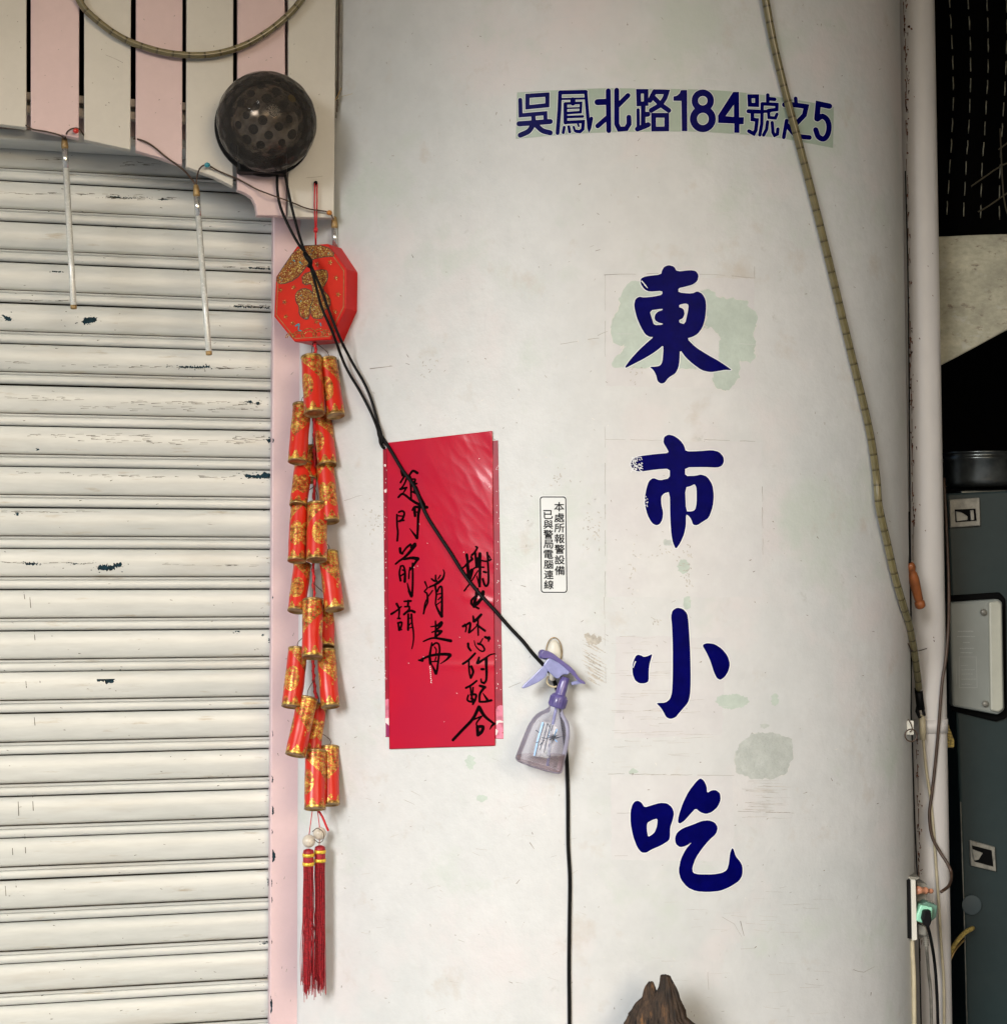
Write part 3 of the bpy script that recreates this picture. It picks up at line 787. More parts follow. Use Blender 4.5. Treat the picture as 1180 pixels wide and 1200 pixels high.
# ---------------------------------------------------------------- planks
pk = thing('plank_valance', 'arched valance of alternating pink and cream vertical planks above the shutter', 'plank valance', PP(391, 255, PA, SB))
def plank(poly, mat, th=14):
    l = [PP(x, y, PA, SB) for x, y in poly]
    n_ = len(l); b = [p - OUT * th * U for p in l]
    F = [tuple(range(n_)), tuple(range(2 * n_ - 1, n_ - 1, -1))] + [(i, (i + 1) % n_, (i + 1) % n_ + n_, i + n_) for i in range(n_)]
    return bevel(fixn(add('plank', l + b, F, mat, pk)), .0012, 2)
T = -250
cols = [m_plankw, m_plankp]
plank([(-260, T), (-207, T), (-207, 138), (-260, 138)], m_plankw)
plank([(-200, T), (-148, T), (-148, 138), (-200, 138)], m_plankp)
plank([(-143, T), (-91, T), (-91, 138), (-143, 138)], m_plankw)
plank([(-86, T), (-32, T), (-32, 140), (-86, 139)], m_plankp)
plank([(-27, T), (31, T), (31, 149), (12, 146.5), (-27, 142)], m_plankw)
plank([(36, T), (93.5, T), (92.5, 161.5), (70, 157), (36, 150)], m_plankp)
plank([(98.8, T), (154.2, T), (153, 175), (125, 169), (98.5, 163)], m_plankw)
plank([(160, T), (214.5, T), (213.5, 193.5), (185, 183.5), (159, 176)], m_plankp)
plank([(219.5, T), (274, T), (273, 218), (250, 206.5), (218, 195)], m_plankw)
arc = [(278, 222), (288, 226), (295, 231), (299.5, 240), (301, 252)]
plank([(279, T), (332.5, T), (335.2, 252.5)] + arc[::-1], m_plankp)
plank([(338, T), (396, T), (391.5, 255), (337.5, 254)], m_plankw)
for j, (ya, yb) in enumerate(((112, 121), (127, 136))):
    zb = zat(100, yb, PA + 16); zt = zat(100, ya, PA + 16)
    wall_strip(-1500, -225, PA + 15, 12, zb, zt, m_batten, 'batten', pk, .001)
for i, (x, y) in enumerate(((182, 66), (108, 105), (134, 68), (378, 68), (359, 122), (376, 128), (352, 97), (385, 165))):
    pass
fx = []
pq = lambda x, y: PP(x, y, PA, SB) + OUT * .0002
for i in range(60):
    x = random.uniform(0, 388); y = random.uniform(3, 150)
    if any(abs(x - g) < 5 for g in (33.5, 96, 157, 217, 276, 335)): continue
    a = random.uniform(0, 6); l = random.uniform(.2, 1.6) if random.random() < .9 else 5
    fx.append(stroke_vf([(x, y), (x + l * math.cos(a), y + l * math.sin(a))], random.uniform(.4, 1.3), .4, pq))
fx.append(stroke_vf([(124, 64), (134, 68), (144, 73)], .4, .4, pq)); fx.append(stroke_vf([(359, 208), (372, 207), (378, 206)], .5, .3, pq))
add('specks', *merge(fx), m_crack, pk, kind='stuff')

# ================================================================ LETTERING ON THE COLUMN
def big(label, ox, oy, loops, holes):
    t = thing('brush_character', label, 'wall lettering', cp_(ox + 100, oy + 150, 0), 'large navy brush characters down the column')
    Ls = [chaikin(Z(ox, oy, 5.9, l)) for l in loops]; Hs = [chaikin(Z(ox, oy, 5.9, l)) for l in holes]
    wl, nl = [], []
    def grp(i, l):   # holes belong to the loop that holds them
        def inside(p, q):
            c = False
            for a in range(len(q)):
                x1, y1 = q[a]; x2, y2 = q[a - 1]
                if (y1 > p[1]) != (y2 > p[1]) and p[0] < (x2 - x1) * (p[1] - y1) / (y2 - y1) + x1: c = not c
            return c
        return [h for h in Hs if inside(h[0], l)]
    for i, l in enumerate(Ls):
        g = grp(i, l)
        wl.append(fill_vf([inflate(l, .95)] + [inflate(h, -.8) for h in g], lambda x, y: cp_(x, y, .3), 8))
        nl.append(fill_vf([l] + g, lambda x, y: cp_(x, y, .55), 8))
    add('white_outline', *merge(wl), m_vwhite, t, smooth=True)
    add('navy_vinyl', *merge(nl), m_navy, t, smooth=True)
    return t
east = [(492,120),(530,130),(550,165),(640,155),(680,160),(700,190),(692,230),(660,255),(600,272),(560,280),(560,310),(655,318),(690,300),(725,318),(748,360),(752,410),(745,490),(725,555),(690,600),(655,618),(618,628),(680,690),(760,740),(840,785),(900,825),(930,848),(880,845),(830,855),(780,862),(720,848),(660,805),(610,760),(570,705),(568,780),(560,830),(540,870),(490,900),(465,935),(440,942),(415,925),(405,880),(385,845),(360,825),(410,822),(435,815),(448,790),(455,720),(455,675),(420,705),(370,740),(300,780),(250,805),(200,832),(188,828),(230,770),(290,705),(350,650),(388,618),(360,618),(330,600),(300,550),(270,480),(252,400),(262,355),(290,338),(320,345),(390,338),(448,325),(448,298),(360,305),(325,290),(298,250),(298,215),(330,198),(440,185),(445,160),(460,132)]
e1 = big('topmost of the four large navy brush characters, on green paint remnants', 700, 290, [east],
    [[(360,435),(450,422),(450,432),(420,440),(400,460),(393,485),(400,505),(425,520),(452,525),(450,532),(392,536),(380,500)], [(565,395),(610,385),(630,395),(625,440),(605,530),(565,518),(565,500),(590,490),(603,460),(598,430),(585,418),(565,412)]])
city = [(490,112),(530,122),(570,150),(600,190),(610,230),(700,228),(790,220),(840,232),(870,265),(875,300),(860,330),(830,342),(740,338),(606,340),(606,400),(680,398),(715,388),(760,405),(795,460),(805,530),(798,610),(770,690),(730,715),(690,742),(660,738),(648,700),(630,675),(612,665),(612,740),(600,800),(575,860),(542,908),(520,860),(510,800),(503,700),(500,510),(460,520),(440,545),(442,600),(455,650),(450,700),(430,735),(405,742),(375,725),(345,670),(328,600),(328,540),(340,480),(355,435),(385,412),(430,430),(500,415),(500,348),(400,355),(300,370),(250,362),(228,320),(245,280),(290,262),(400,248),(495,240),(480,210),(455,170),(460,130)]
e2 = big('large navy brush character with a worn white stroke end, below the one on green paint', 700, 490, [city], [[(606,480),(650,468),(672,455),(685,485),(685,590),(675,635),(650,645),(612,645)]])
small = [[(550,130),(590,138),(620,170),(628,220),(635,320),(642,450),(645,640),(640,740),(625,790),(590,830),(560,865),(540,890),(505,902),(475,890),(455,850),(435,820),(412,798),(412,790),(470,788),(500,765),(515,720),(520,600),(520,400),(515,260),(508,190),(518,150)],
         [(280,455),(305,462),(320,472),(350,465),(380,450),(372,480),(360,520),(355,560),(355,640),(330,655),(290,655),(260,635),(243,590),(240,540),(250,495),(265,465)],
         [(730,385),(760,375),(810,382),(860,415),(900,465),(916,520),(905,570),(880,610),(850,632),(825,620),(805,580),(780,500),(750,435),(728,400)]]
e3 = big('large navy brush character of one tall hooked stroke between two short side strokes', 700, 690, small, [])
eat = [[(280,345),(305,358),(325,392),(380,375),(430,360),(480,362),(515,390),(530,430),(520,480),(502,530),(502,590),(495,620),(440,655),(370,685),(340,705),(305,705),(275,670),(245,590),(228,500),(228,420),(240,375),(258,350)],
       [(710,188),(735,205),(755,245),(757,292),(790,272),(820,272),(848,295),(852,340),(830,390),(790,425),(750,438),(710,425),(678,398),(640,440),(600,485),(570,505),(555,495),(560,450),(590,360),(630,280),(680,215)],
       [(535,600),(550,565),(590,535),(660,510),(720,485),(770,480),(810,495),(832,530),(820,575),(770,620),(720,680),(680,740),(655,810),(660,845),(700,855),(800,855),(860,845),(895,825),(908,780),(915,710),(930,672),(940,680),(955,730),(985,765),(1003,800),(1002,860),(980,900),(920,940),(850,970),(760,978),(680,972),(620,945),(575,890),(560,830),(575,750),(610,680),(655,630),(610,660),(570,668),(540,645)]]
e4 = big('lowest of the four large navy brush characters, above the driftwood', 700, 880, eat, [[(342,500),(380,478),(415,468),(412,520),(395,565),(370,585),(350,595),(342,550)]])
fl = []
for i in range(70):
    x = 700 + random.uniform(232, 312) / 5.9; y = 490 + random.uniform(268, 368) / 5.9
    if x > 700 + 270 / 5.9 and random.random() < .5: continue
    a = random.uniform(.2, 1.4); l = random.uniform(.5, 2.4)
    fl.append(stroke_vf([(x, y), (x + l * math.cos(a), y + l * math.sin(a))], 1.1, .6, lambda x, y: cp_(x, y, .8)))
for i in range(10):
    x = 700 + random.uniform(328, 350) / 5.9; y = 490 + random.uniform(530, 610) / 5.9
    fl.append(stroke_vf([(x, y), (x + .7, y + .8)], .8, .5, lambda x, y: cp_(x, y, .8)))
add('worn_flecks', *merge(fl), m_vwhite, e2, kind='stuff')
for t, l in ((e1, [((306, 232), (335, 262)), ((325, 255), (345, 278))]), (e3, [((262, 505), (247, 545))])):
    o_ = (700, 290) if t is e1 else (700, 690)
    add('worn_flecks', *merge([stroke_vf(Z(*o_, 5.9, list(q)), 1.4, .8, lambda x, y: cp_(x, y, .8)) for q in l]), m_vwhite, t, kind='stuff')

# address strip
ad = thing('address_strip', 'pale green address strip with navy lettering curving round the column top', 'address sign', cp_(790, 165))
Tt = [(606, 108), (655, 105), (705, 103), (760, 103.5), (815, 104.5), (860, 107), (910, 113), (950, 119.5), (977, 125)]
Bt = [(976, 173), (950, 168), (910, 161), (860, 156.5), (815, 154), (760, 154), (705, 155), (655, 158), (604.5, 162.5)]
add('backing', *fill_vf([[tuple(p) for p in crom([Vector(q) for q in Tt], 4)] + [tuple(p) for p in crom([Vector(q) for q in Bt], 4)]], lambda x, y: cp_(x, y, .25), 6), m_addr, ad, smooth=True)
A1, A2, A3, A4 = (600, 95, 11.8), (690, 95, 11.8), (780, 95, 11.8), (870, 100, 10.727)
def glyph(parent, tr, strokes, polys=(), eb=.6):
    wv, nv = [], []; i = 0
    for s in strokes:
        w_, pts_ = s[0], s[1]; cl = len(s) > 2 and s[2] == 'c'; smo = len(s) > 2 and s[2] == 's'
        q = Z(*tr, pts_); ww = w_ / tr[2] * 1.22
        wv.append(stroke_vf(q, ww, ww, lambda x, y, i=i: cp_(x, y, .32 + .012 * i), cl, 2.5, eb, smo))
        nv.append(stroke_vf(q, ww, ww, lambda x, y, i=i: cp_(x, y, .62 + .012 * i), cl, 2.5, 0, smo)); i += 1
    for lp in polys:
        q = [Z(*tr, l) for l in lp]
        wv.append(fill_vf([inflate(q[0], eb)] + [inflate(h, -eb) for h in q[1:]], lambda x, y: cp_(x, y, .32), 6))
        nv.append(fill_vf(q, lambda x, y: cp_(x, y, .62), 6))
    c = add('character', *merge(nv), m_navy, parent, smooth=False)
    add('outline', *merge(wv), m_vwhite, c)
glyph(ad, A1, [(50, [(215,200),(490,182),(488,330),(215,358)], 'c'), (48, [(115,255),(120,470),(460,440),(465,550)]), (52, [(295,460),(300,570)]), (60, [(98,588),(530,555)]), (60, [(290,600),(230,690),(115,745)], 's'), (60, [(330,600),(420,680),(530,712)], 's')])
glyph(ad, A1, [(46, [(665,150),(655,400),(630,715)]), (48, [(668,152),(1020,145)]), (40, [(1020,148),(1040,400),(1066,680),(1098,510)]), (26, [(690,243),(995,236)]), (45, [(738,312),(738,570)]), (32, [(738,305),(955,298),(948,425),(738,440)]), (20, [(738,373),(930,366)]), (32, [(738,494),(980,485)]), (40, [(738,568),(985,556),(978,660),(940,695),(890,690)]), (36, [(722,635),(708,710)]), (36, [(785,628),(798,700)]), (28, [(852,630),(872,688)]), (24, [(912,590),(922,620)]), (60, [(842,255),(842,300)])])
glyph(ad, A2, [(58, [(268,130),(275,682)]), (72, [(120,287),(250,282)]), (56, [(122,617),(250,505)]), (58, [(385,122),(385,590),(420,662),(515,655),(555,590),(552,495)]), (56, [(540,195),(405,330)])])
glyph(ad, A2, [(54, [(685,138),(790,138),(790,308),(690,312)], 'c'), (54, [(750,340),(750,600)]), (40, [(680,395),(682,620)]), (60, [(775,457),(815,455)]), (60, [(670,660),(820,600)]), (56, [(905,142),(845,265)]), (56, [(910,145),(1080,147),(1050,230),(985,330),(860,402)]), (56, [(900,230),(1000,330),(1105,403)]), (56, [(893,470),(1075,470),(1075,658),(895,660)], 'c')])
def ring(cx, cy, rx, ry, n=28): return [(cx + rx * math.cos(2 * math.pi * i / n), cy + ry * math.sin(2 * math.pi * i / n)) for i in range(n)]
glyph(ad, A3, [], [[[(210,120),(295,120),(298,690),(222,690),(215,272),(105,270),(105,208),(150,200),(190,165)]]])
glyph(ad, A3, [(75, ring(511, 268, 110, 110), 'c'), (82, ring(512, 520, 130, 134), 'c')])
glyph(ad, A3, [], [[[(930,145),(1012,145),(1015,495),(1080,495),(1075,595),(1018,595),(1018,715),(945,712),(945,585),(722,575),(722,470)], [(940,325),(940,490),(828,480)]]])
glyph(ad, A4, [(44, [(85,135),(180,135),(180,243),(90,240)], 'c'), (44, [(72,322),(208,328)]), (40, [(122,340),(122,425),(180,432),(165,560),(140,605),(78,572)]), (38, [(315,118),(315,200)]), (40, [(330,165),(402,172)]), (38, [(245,228),(430,238),(428,300),(330,312)]), (36, [(245,230),(240,480),(215,620)]), (34, [(250,325),(340,322)]), (34, [(322,310),(330,400),(410,408),(430,360)]), (36, [(312,455),(300,550),(262,622)]), (36, [(370,465),(380,590),(400,625),(435,610),(442,545)])])
glyph(ad, A4, [(40, [(665,160),(670,220)]), (52, [(525,240),(610,236),(800,262),(775,370),(660,490)], ), (40, [(552,440),(516,650)]), (50, [(560,500),(650,610),(720,638),(838,652)], 's')])
glyph(ad, A4, [(58, [(1090,258),(950,228),(932,415)]), (56, [(940,420),(1000,385),(1062,430),(1085,520),(1065,620),(1015,670),(950,640),(918,555)], 's')])

# alarm notice sticker
nt_ = thing('alarm_notice', 'small white upright notice with two columns of black print and a black border', 'notice sticker', cp_(649, 694))
def rrect(x0, y0, x1, y1, r, n=5):
    o = []
    for cx, cy, a0 in ((x1 - r, y0 + r, -90), (x1 - r, y1 - r, 0), (x0 + r, y1 - r, 90), (x0 + r, y0 + r, 180)):
        for k in range(n + 1):
            a = R(a0 + 90 * k / n); o.append((cx + r * math.cos(a), cy + r * math.sin(a)))
    return o
def sk_(l): return [(x + (y - 638) * .012, y) for x, y in l]
add('sticker_film', *fill_vf([sk_(rrect(632, 580.5, 665, 696, 4))], lambda x, y: cp_(x, y, .25), 6), m_stick, nt_, smooth=True)
add('border', *fill_vf([sk_(rrect(633.2, 581.8, 664.2, 694.8, 3.4)), sk_(rrect(634.4, 583, 663, 693.6, 2.6))], lambda x, y: cp_(x, y, .4), 6), m_ink, nt_, smooth=True)
def text_vf(ch, x, y, w_, h, fn, bold=0.0):
    cu = bpy.data.curves.new('tmp', 'FONT'); cu.body = ch; cu.offset = bold; cu.resolution_u = 2
    ob = bpy.data.objects.new('tmp', cu); C.objects.link(ob)
    bpy.context.view_layer.update()
    me = bpy.data.meshes.new_from_object(ob.evaluated_get(bpy.context.evaluated_depsgraph_get()))
    vs = [v.co.copy() for v in me.vertices]; fs = [tuple(p.vertices) for p in me.polygons]
    bpy.data.objects.remove(ob); bpy.data.curves.remove(cu); bpy.data.meshes.remove(me)
    x0, x1 = min(v.x for v in vs), max(v.x for v in vs); y0, y1 = min(v.y for v in vs), max(v.y for v in vs)
    V = [fn(x + (v.x - x0) / (x1 - x0) * w_, y + h - (v.y - y0) / (y1 - y0) * h) for v in vs]
    return V, fs
for ch, cx, cy, w_, h in [*[(c, 655.3 + i * .12, y, 11.9, 11) for i, (c, y) in enumerate(zip('本處所報警設備', (593.8, 606.6, 618.6, 631.2, 643.6, 656, 668.6)))],
                          *[(c, 642.3 + i * .12, y, 11.3, 10.6) for i, (c, y) in enumerate(zip('已與警局電腦連線', (603, 614.6, 626.2, 637.6, 649.6, 661.4, 673.4, 685.2)))]]:
    v, f = merge([text_vf(ch, cx - w_ / 2 + dx, cy - h / 2 + dy, w_ - .4, h - .3, lambda x, y, e=e: cp_(x, y, .42 + e)) for dx, dy, e in ((0, 0, 0), (.45, .1, .05), (.2, .4, .1))])
    add('character', v, f, m_ink, nt_)

# ---------------------------------------------------------------- red paper notice
rp = thing('red_paper_notice', 'two layered sheets of glossy red paper with handwritten black brush writing', 'paper notice', cp_(518, 876))
bk = [(449, 526), (583.8, 516), (590, 866), (452, 864)]
def quadgrid(q, nu, nv, fn):
    a, b, c, d = [Vector(p) for p in q]; V, F = [], []
    for j in range(nv + 1):
        for i in range(nu + 1):
            u, v = i / nu, j / nv
            p = (a.lerp(b, u)).lerp(d.lerp(c, u), v); V.append(fn(p.x, p.y))
    for j in range(nv):
        for i in range(nu):
            k = j * (nu + 1) + i; F.append((k, k + nu + 1, k + nu + 2, k + 1))
    return V, F
add('back_sheet', *quadgrid(bk, 30, 40, lambda x, y: cp_(x, y, .6)), m_red2, rp, smooth=True)
fr_ = [(454, 519), (577.6, 505), (580.8, 874), (457.3, 878)]
def poff(x, y):
    u = (x - 454) / 126; v = (y - 505) / 370
    up = max(0, min(1, (u - .25) * 2.0)) * max(0, min(1, (.62 - v) * 3.5))
    s1 = x * .80 - y * .60; s2 = x * .60 + y * .80        # creases run down to the right
    n1 = noise.ridged_multi_fractal(Vector((s1 * .020 + 3, s2 * .006, 4)), .9, 2, 3, 1, 2) - 1.0
    n2 = noise.noise(Vector((s1 * .030, s2 * .012, 9)))
    n3 = noise.ridged_multi_fractal(Vector((s1 * .045 + 5, s2 * .016, 2)), 1, 2, 2, 1, 2) - 1.0
    o_ = 2.4 + (.95 * n1 + 1.0 * n2 + .55 * n3) * (.10 + .90 * up)
    o_ += 1.2 * math.exp(-((y - 702 - (x - 555) * .2) / 5) ** 2) * max(0, min(1, (x - 540) / 20))
    o_ += .7 * math.exp(-((y - 780) / 4) ** 2) * max(0, min(1, (x - 495) / 20))
    o_ += .5 * noise.noise(Vector((x * .02 + 7, y * .012, 1)))
    return max(1.0, o_)
pf = lambda x, y, e=0: cp_(x, y, poff(x, y) + e)
fs_ = add('front_sheet', *quadgrid(fr_, 90, 240, pf), m_red, rp, smooth=True)
sm_ = fs_.modifiers.new('thickness', 'SOLIDIFY'); sm_.thickness = .00025; sm_.offset = -1
for l, m_, o_ in [([(452, 820), (455, 819), (458, 822), (458, 844), (452, 844)], m_petal, .75), ([(452, 842), (458, 841), (458, 862), (452, 863)], m_petalw, .80), ([(452.3, 847), (458, 852), (458, 863), (452.4, 863.5)], m_plum, .86),
                  ([(581.5, 832), (583, 828), (586, 826.6), (589.4, 827), (589.8, 845), (581.8, 846)], m_petal, .75), ([(581.8, 845), (586, 844), (589.8, 845.5), (589.9, 848), (581.8, 850)], m_petalw, .8),
                  ([(581.8, 850), (585, 847), (589.9, 847), (590, 858), (586, 860), (581.8, 860)], m_petal, .86), ([(581, 854), (584, 856.5), (582.5, 861), (581, 862)], m_petalw, .95), ([(581.5, 862), (585, 859), (590, 859.5), (590, 865.5), (581.5, 865.3)], m_petal, .92)]:
    deco('printed_petal', [l], o_, m_, rp)
ink = {}
K1, K2, K3, K4 = (455, 540, 16.857), (455, 580, 16.857), (455, 630, 16.857), (450, 695, 16.857)
K5, K6, K7, K8, K9, K10 = (480, 660, 16.857), (480, 725, 16.857), (530, 635, 16.857), (530, 690, 16.857), (530, 740, 16.857), (530, 790, 13.33)
WR = [
 (K1, [(60,45,[(285,200),(300,290)]),(40,35,[(345,290),(260,430)]),(35,30,[(380,350),(330,470),(270,550)]),(45,40,[(255,560),(380,530)]),(35,25,[(380,530),(310,645)]),(40,60,[(220,720),(280,660),(340,670),(470,770),(600,850),(780,920)]),(35,55,[(420,310),(500,200),(590,240)]),(45,35,[(450,320),(465,500),(470,740)]),(32,40,[(490,360),(550,370),(530,450)]),(60,65,[(520,430),(540,520),(550,620)]),(35,45,[(490,610),(610,660)]),(40,35,[(480,460),(580,450)]),(45,60,[(570,520),(640,700),(720,860)])]),
 (K2, [(35,40,[(190,390),(195,600),(210,740),(198,905)]),(38,45,[(230,340),(290,318),(335,350),(325,420),(290,490),(240,520)]),(28,28,[(220,412),(300,420)]),(28,34,[(225,520),(330,502)]),(35,60,[(495,300),(540,240),(640,245)]),(60,50,[(535,270),(548,415)]),(30,30,[(545,335),(600,340)]),(55,42,[(640,240),(612,400),(605,600),(595,860)]),(10,60,[(440,660),(510,750),(590,850)])]),
 (K3, [(55,50,[(252,215),(262,295),(300,315)]),(35,45,[(300,305),(380,200),(460,135)]),(65,60,[(548,130),(480,190)]),(65,35,[(550,155),(440,290),(330,400),(240,460),(165,522)]),(38,75,[(330,430),(480,402),(600,420)]),(50,35,[(600,430),(530,530),(450,640)]),(38,42,[(500,510),(502,700),(502,900),(490,1150)]),(32,45,[(265,570),(240,700),(262,850)]),(32,55,[(262,565),(320,565),(350,690),(345,870)]),(30,40,[(300,640),(345,650)]),(30,32,[(260,762),(330,715)]),(25,30,[(445,590),(430,700),(425,810)]),(20,60,[(395,900),(430,1040),(480,1150)])]),
 (K4, [(50,28,[(270,215),(310,290),(320,380),(310,490)]),(28,45,[(360,268),(280,340),(165,415)]),(32,40,[(290,500),(335,503)]),(38,45,[(300,595),(322,730)]),(42,35,[(295,592),(370,585),(345,720)]),(30,25,[(310,730),(370,725)]),(32,42,[(420,165),(550,157)]),(42,42,[(500,150),(490,260)]),(35,32,[(432,270),(520,265)]),(38,45,[(520,270),(510,330),(415,422)]),(32,55,[(430,400),(540,348),(620,375)]),(42,42,[(500,420),(495,728)]),(40,20,[(560,420),(575,600),(602,780),(600,950),(572,1100)]),(22,22,[(510,502),(562,490)]),(22,22,[(512,640),(572,572)]),(22,22,[(530,690),(582,672)]),(34,60,[(505,-40),(560,60)])]),
 (K5, [(36,25,[(320,370),(345,430),(370,490)]),(26,40,[(370,490),(312,560),(360,600),(370,700)]),(26,26,[(392,650),(470,540)]),(24,16,[(400,480),(440,470)]),(30,22,[(372,690),(320,800),(290,990)]),(35,32,[(375,680),(370,780),(320,890),(292,1000)]),(32,45,[(450,310),(500,350),(545,350)]),(32,36,[(530,240),(532,340)]),(30,25,[(622,240),(580,312)]),(20,58,[(680,130),(700,200),(665,310),(580,385)]),(55,32,[(580,385),(500,435),(420,462)]),(42,30,[(522,450),(542,600),(527,800)]),(34,50,[(565,560),(600,480),(640,465),(655,560),(650,1055)]),(30,60,[(530,820),(580,935),(648,1050)]),(25,25,[(570,612),(640,602)]),(22,26,[(580,722),(640,662)]),(20,20,[(552,820),(630,760)])]),
 (K6, [(30,50,[(526,50),(532,200),(527,370)]),(20,30,[(432,162),(520,148)]),(40,70,[(542,150),(600,112),(640,82)]),(60,32,[(648,92),(620,150),(542,222)]),(30,30,[(460,270),(540,238)]),(50,60,[(542,242),(640,252)]),(60,35,[(635,252),(600,300),(542,352)]),(28,62,[(292,450),(400,402),(500,382),(640,402),(828,440)]),(30,58,[(456,480),(436,600),(416,750),(430,888)]),(36,40,[(470,530),(530,482),(590,505),(610,620),(592,760),(572,950),(545,1090)]),(22,60,[(456,900),(500,1000),(535,1080)]),(25,25,[(510,560),(545,620),(532,700)]),(30,62,[(200,820),(270,825)]),(42,62,[(262,800),(400,742),(540,712),(700,702),(812,712)]),(55,15,[(820,728),(742,812),(632,888)]),(22,30,[(450,852),(572,842)]),(22,22,[(540,760),(522,830)])]),
 (K7, [(58,42,[(300,255),(320,400),(330,500)]),(30,50,[(170,552),(262,482),(340,402),(410,342)]),(42,42,[(390,300),(412,342)]),(60,72,[(320,490),(342,700)]),(72,60,[(402,562),(362,722)]),(36,42,[(482,96),(508,120),(452,212),(402,262)]),(46,42,[(472,232),(490,500)]),(62,72,[(560,235),(552,400)]),(90,60,[(520,345),(520,462)]),(30,32,[(392,570),(480,505),(635,502)]),(52,50,[(560,400),(560,640),(552,880)]),(22,32,[(520,572),(402,762),(252,968)]),(20,30,[(500,680),(540,842)]),(36,50,[(702,212),(722,360)]),(25,18,[(735,270),(768,330)]),(32,34,[(605,372),(690,384),(780,350)]),(36,44,[(716,380),(726,600),(726,800),(692,868),(652,850),(616,735)]),(42,42,[(632,592),(680,602)])]),
 (K8, [(70,60,[(500,10),(490,150)]),(50,35,[(480,150),(402,222),(400,300)]),(60,60,[(482,160),(442,350)]),(32,32,[(502,102),(600,112)]),(70,60,[(620,62),(600,180),(502,302)]),(40,42,[(392,232),(402,312),(532,390)]),(50,32,[(500,292),(452,362)]),
       (52,42,[(228,740),(290,722)]),(35,26,[(262,702),(290,762),(276,850)]),(42,50,[(302,702),(370,682),(346,860)]),(36,22,[(346,868),(420,812),(510,722)]),(32,50,[(426,540),(442,640)]),(60,52,[(442,642),(500,602),(582,512)]),(36,32,[(522,612),(520,730)]),(36,30,[(522,730),(526,918)]),(42,46,[(502,712),(580,772),(658,830)])]),
 (K9, [(52,42,[(326,242),(332,312),(378,378)]),(16,46,[(446,182),(472,282),(552,372),(620,392),(648,350),(600,272),(522,242)]),(20,30,[(616,140),(562,232)]),(50,62,[(662,112),(740,142)]),(60,22,[(736,122),(726,198)]),
       (46,42,[(228,640),(340,562),(465,432)]),(32,36,[(342,582),(352,800),(376,918)]),(50,42,[(392,692),(426,800),(382,918)]),(36,60,[(542,512),(512,620)]),(50,22,[(532,620),(660,532),(760,462),(848,440)]),(60,42,[(682,532),(690,800),(682,960),(642,1020)]),(50,30,[(642,1020),(592,1000),(582,942)]),(46,46,[(592,745),(632,745)])]),
 (K10, [(36,32,[(226,215),(302,176),(390,106)]),(28,32,[(292,190),(312,330),(330,440)]),(26,26,[(336,210),(332,300)]),(26,36,[(262,330),(246,400),(290,430),(360,420)]),(36,32,[(302,320),(380,322),(370,400),(332,470)]),(40,40,[(312,380),(340,400)]),(40,50,[(442,182),(518,205)]),(42,32,[(502,220),(442,312),(436,430)]),(32,38,[(442,432),(530,430),(618,410)]),(16,42,[(492,302),(560,405)]),
        (50,42,[(426,512),(332,700),(172,870),(22,1030)]),(60,32,[(432,522),(520,660),(662,775)]),(42,12,[(662,775),(626,810),(598,862)]),(26,26,[(342,710),(460,662)]),(26,22,[(470,660),(392,760),(396,820)]),(46,52,[(402,822),(412,940)]),(46,52,[(402,822),(490,822),(470,900),(412,950)])]),
]
for tr, ss in WR:
    vv = []
    for i, (w0, w1, pts_) in enumerate(ss):
        vv.append(stroke_vf(Z(*tr, pts_), w0 / tr[2], w1 / tr[2], lambda x, y, i=i: pf(x, y, .22 + .015 * i), False, 1.6, .09))
    add('brush_writing', *merge(vv), m_brush, rp)
sp_ = []
for i in range(80):
    side = random.choice([0, 1]); y = random.uniform(540, 815)
    x = random.uniform(450, 453.5) if side == 0 else random.uniform(581.5, 587)
    sp_.append(stroke_vf([(x, y), (x + random.uniform(-.6, .6), y + random.uniform(.2, 1.4))], .7, .5, lambda x, y: cp_(x, y, .8)))
for x, y, r_ in ((451.5, 545, 2.4), (452, 575, 3.2)): sp_.append(stroke_vf([(x, y), (x + .1, y + 1.2)], r_, r_ * .8, lambda x, y: cp_(x, y, .85)))
for i in range(9): sp_.append(stroke_vf([(505 + i * .2 + random.uniform(-.5, .5), 781 + i * 2.3), (505 + i * .2, 782 + i * 2.3)], 1.1, .5, lambda x, y: pf(x, y, .3)))
for i in range(26):
    x = random.uniform(470, 575); y = random.uniform(520, 870)
    if i % 2: continue
    sp_.append(stroke_vf([(x, y), (x + random.uniform(-1, 1), y + random.uniform(-1, 1))], .7, .4, lambda x, y: pf(x, y, .3)))
add('white_specks', *merge(sp_), m_petalw, rp, kind='stuff')

# ---------------------------------------------------------------- light ropes
def rope(name, label, pts3, r, parent_end=None, group='clouded light ropes'):
    Q = crom(pts3, 14); V, F = tube_vf(Q, r, 12)
    L_ = [0]
    for a, b in zip(Q, Q[1:]): L_.append(L_[-1] + (b - a).length)
    uv = [(L_[min(i // 12, len(Q) - 1)] / .024, (i % 12) / 12) for i in range(len(V))]
    t = thing(name, label, 'light rope', pts3[0], group)
    o = add('rope_sleeve', V, F, m_rope, t, smooth=True, uv=uv)
    return t
PX = PA - 9
def pl(x, y, off=9): return PP(x, y, PA - off, SB)
rope('light_rope', 'clouded clear light rope looping across the pink and cream planks', [pl(80, -40, 12), pl(93, 0), pl(112, 22), pl(145, 45), pl(184, 59), pl(218, 64), pl(250, 63), pl(283, 54), pl(312, 38), pl(338, 17), pl(356, -5), pl(375, -40, 12)], 4.3 * U)
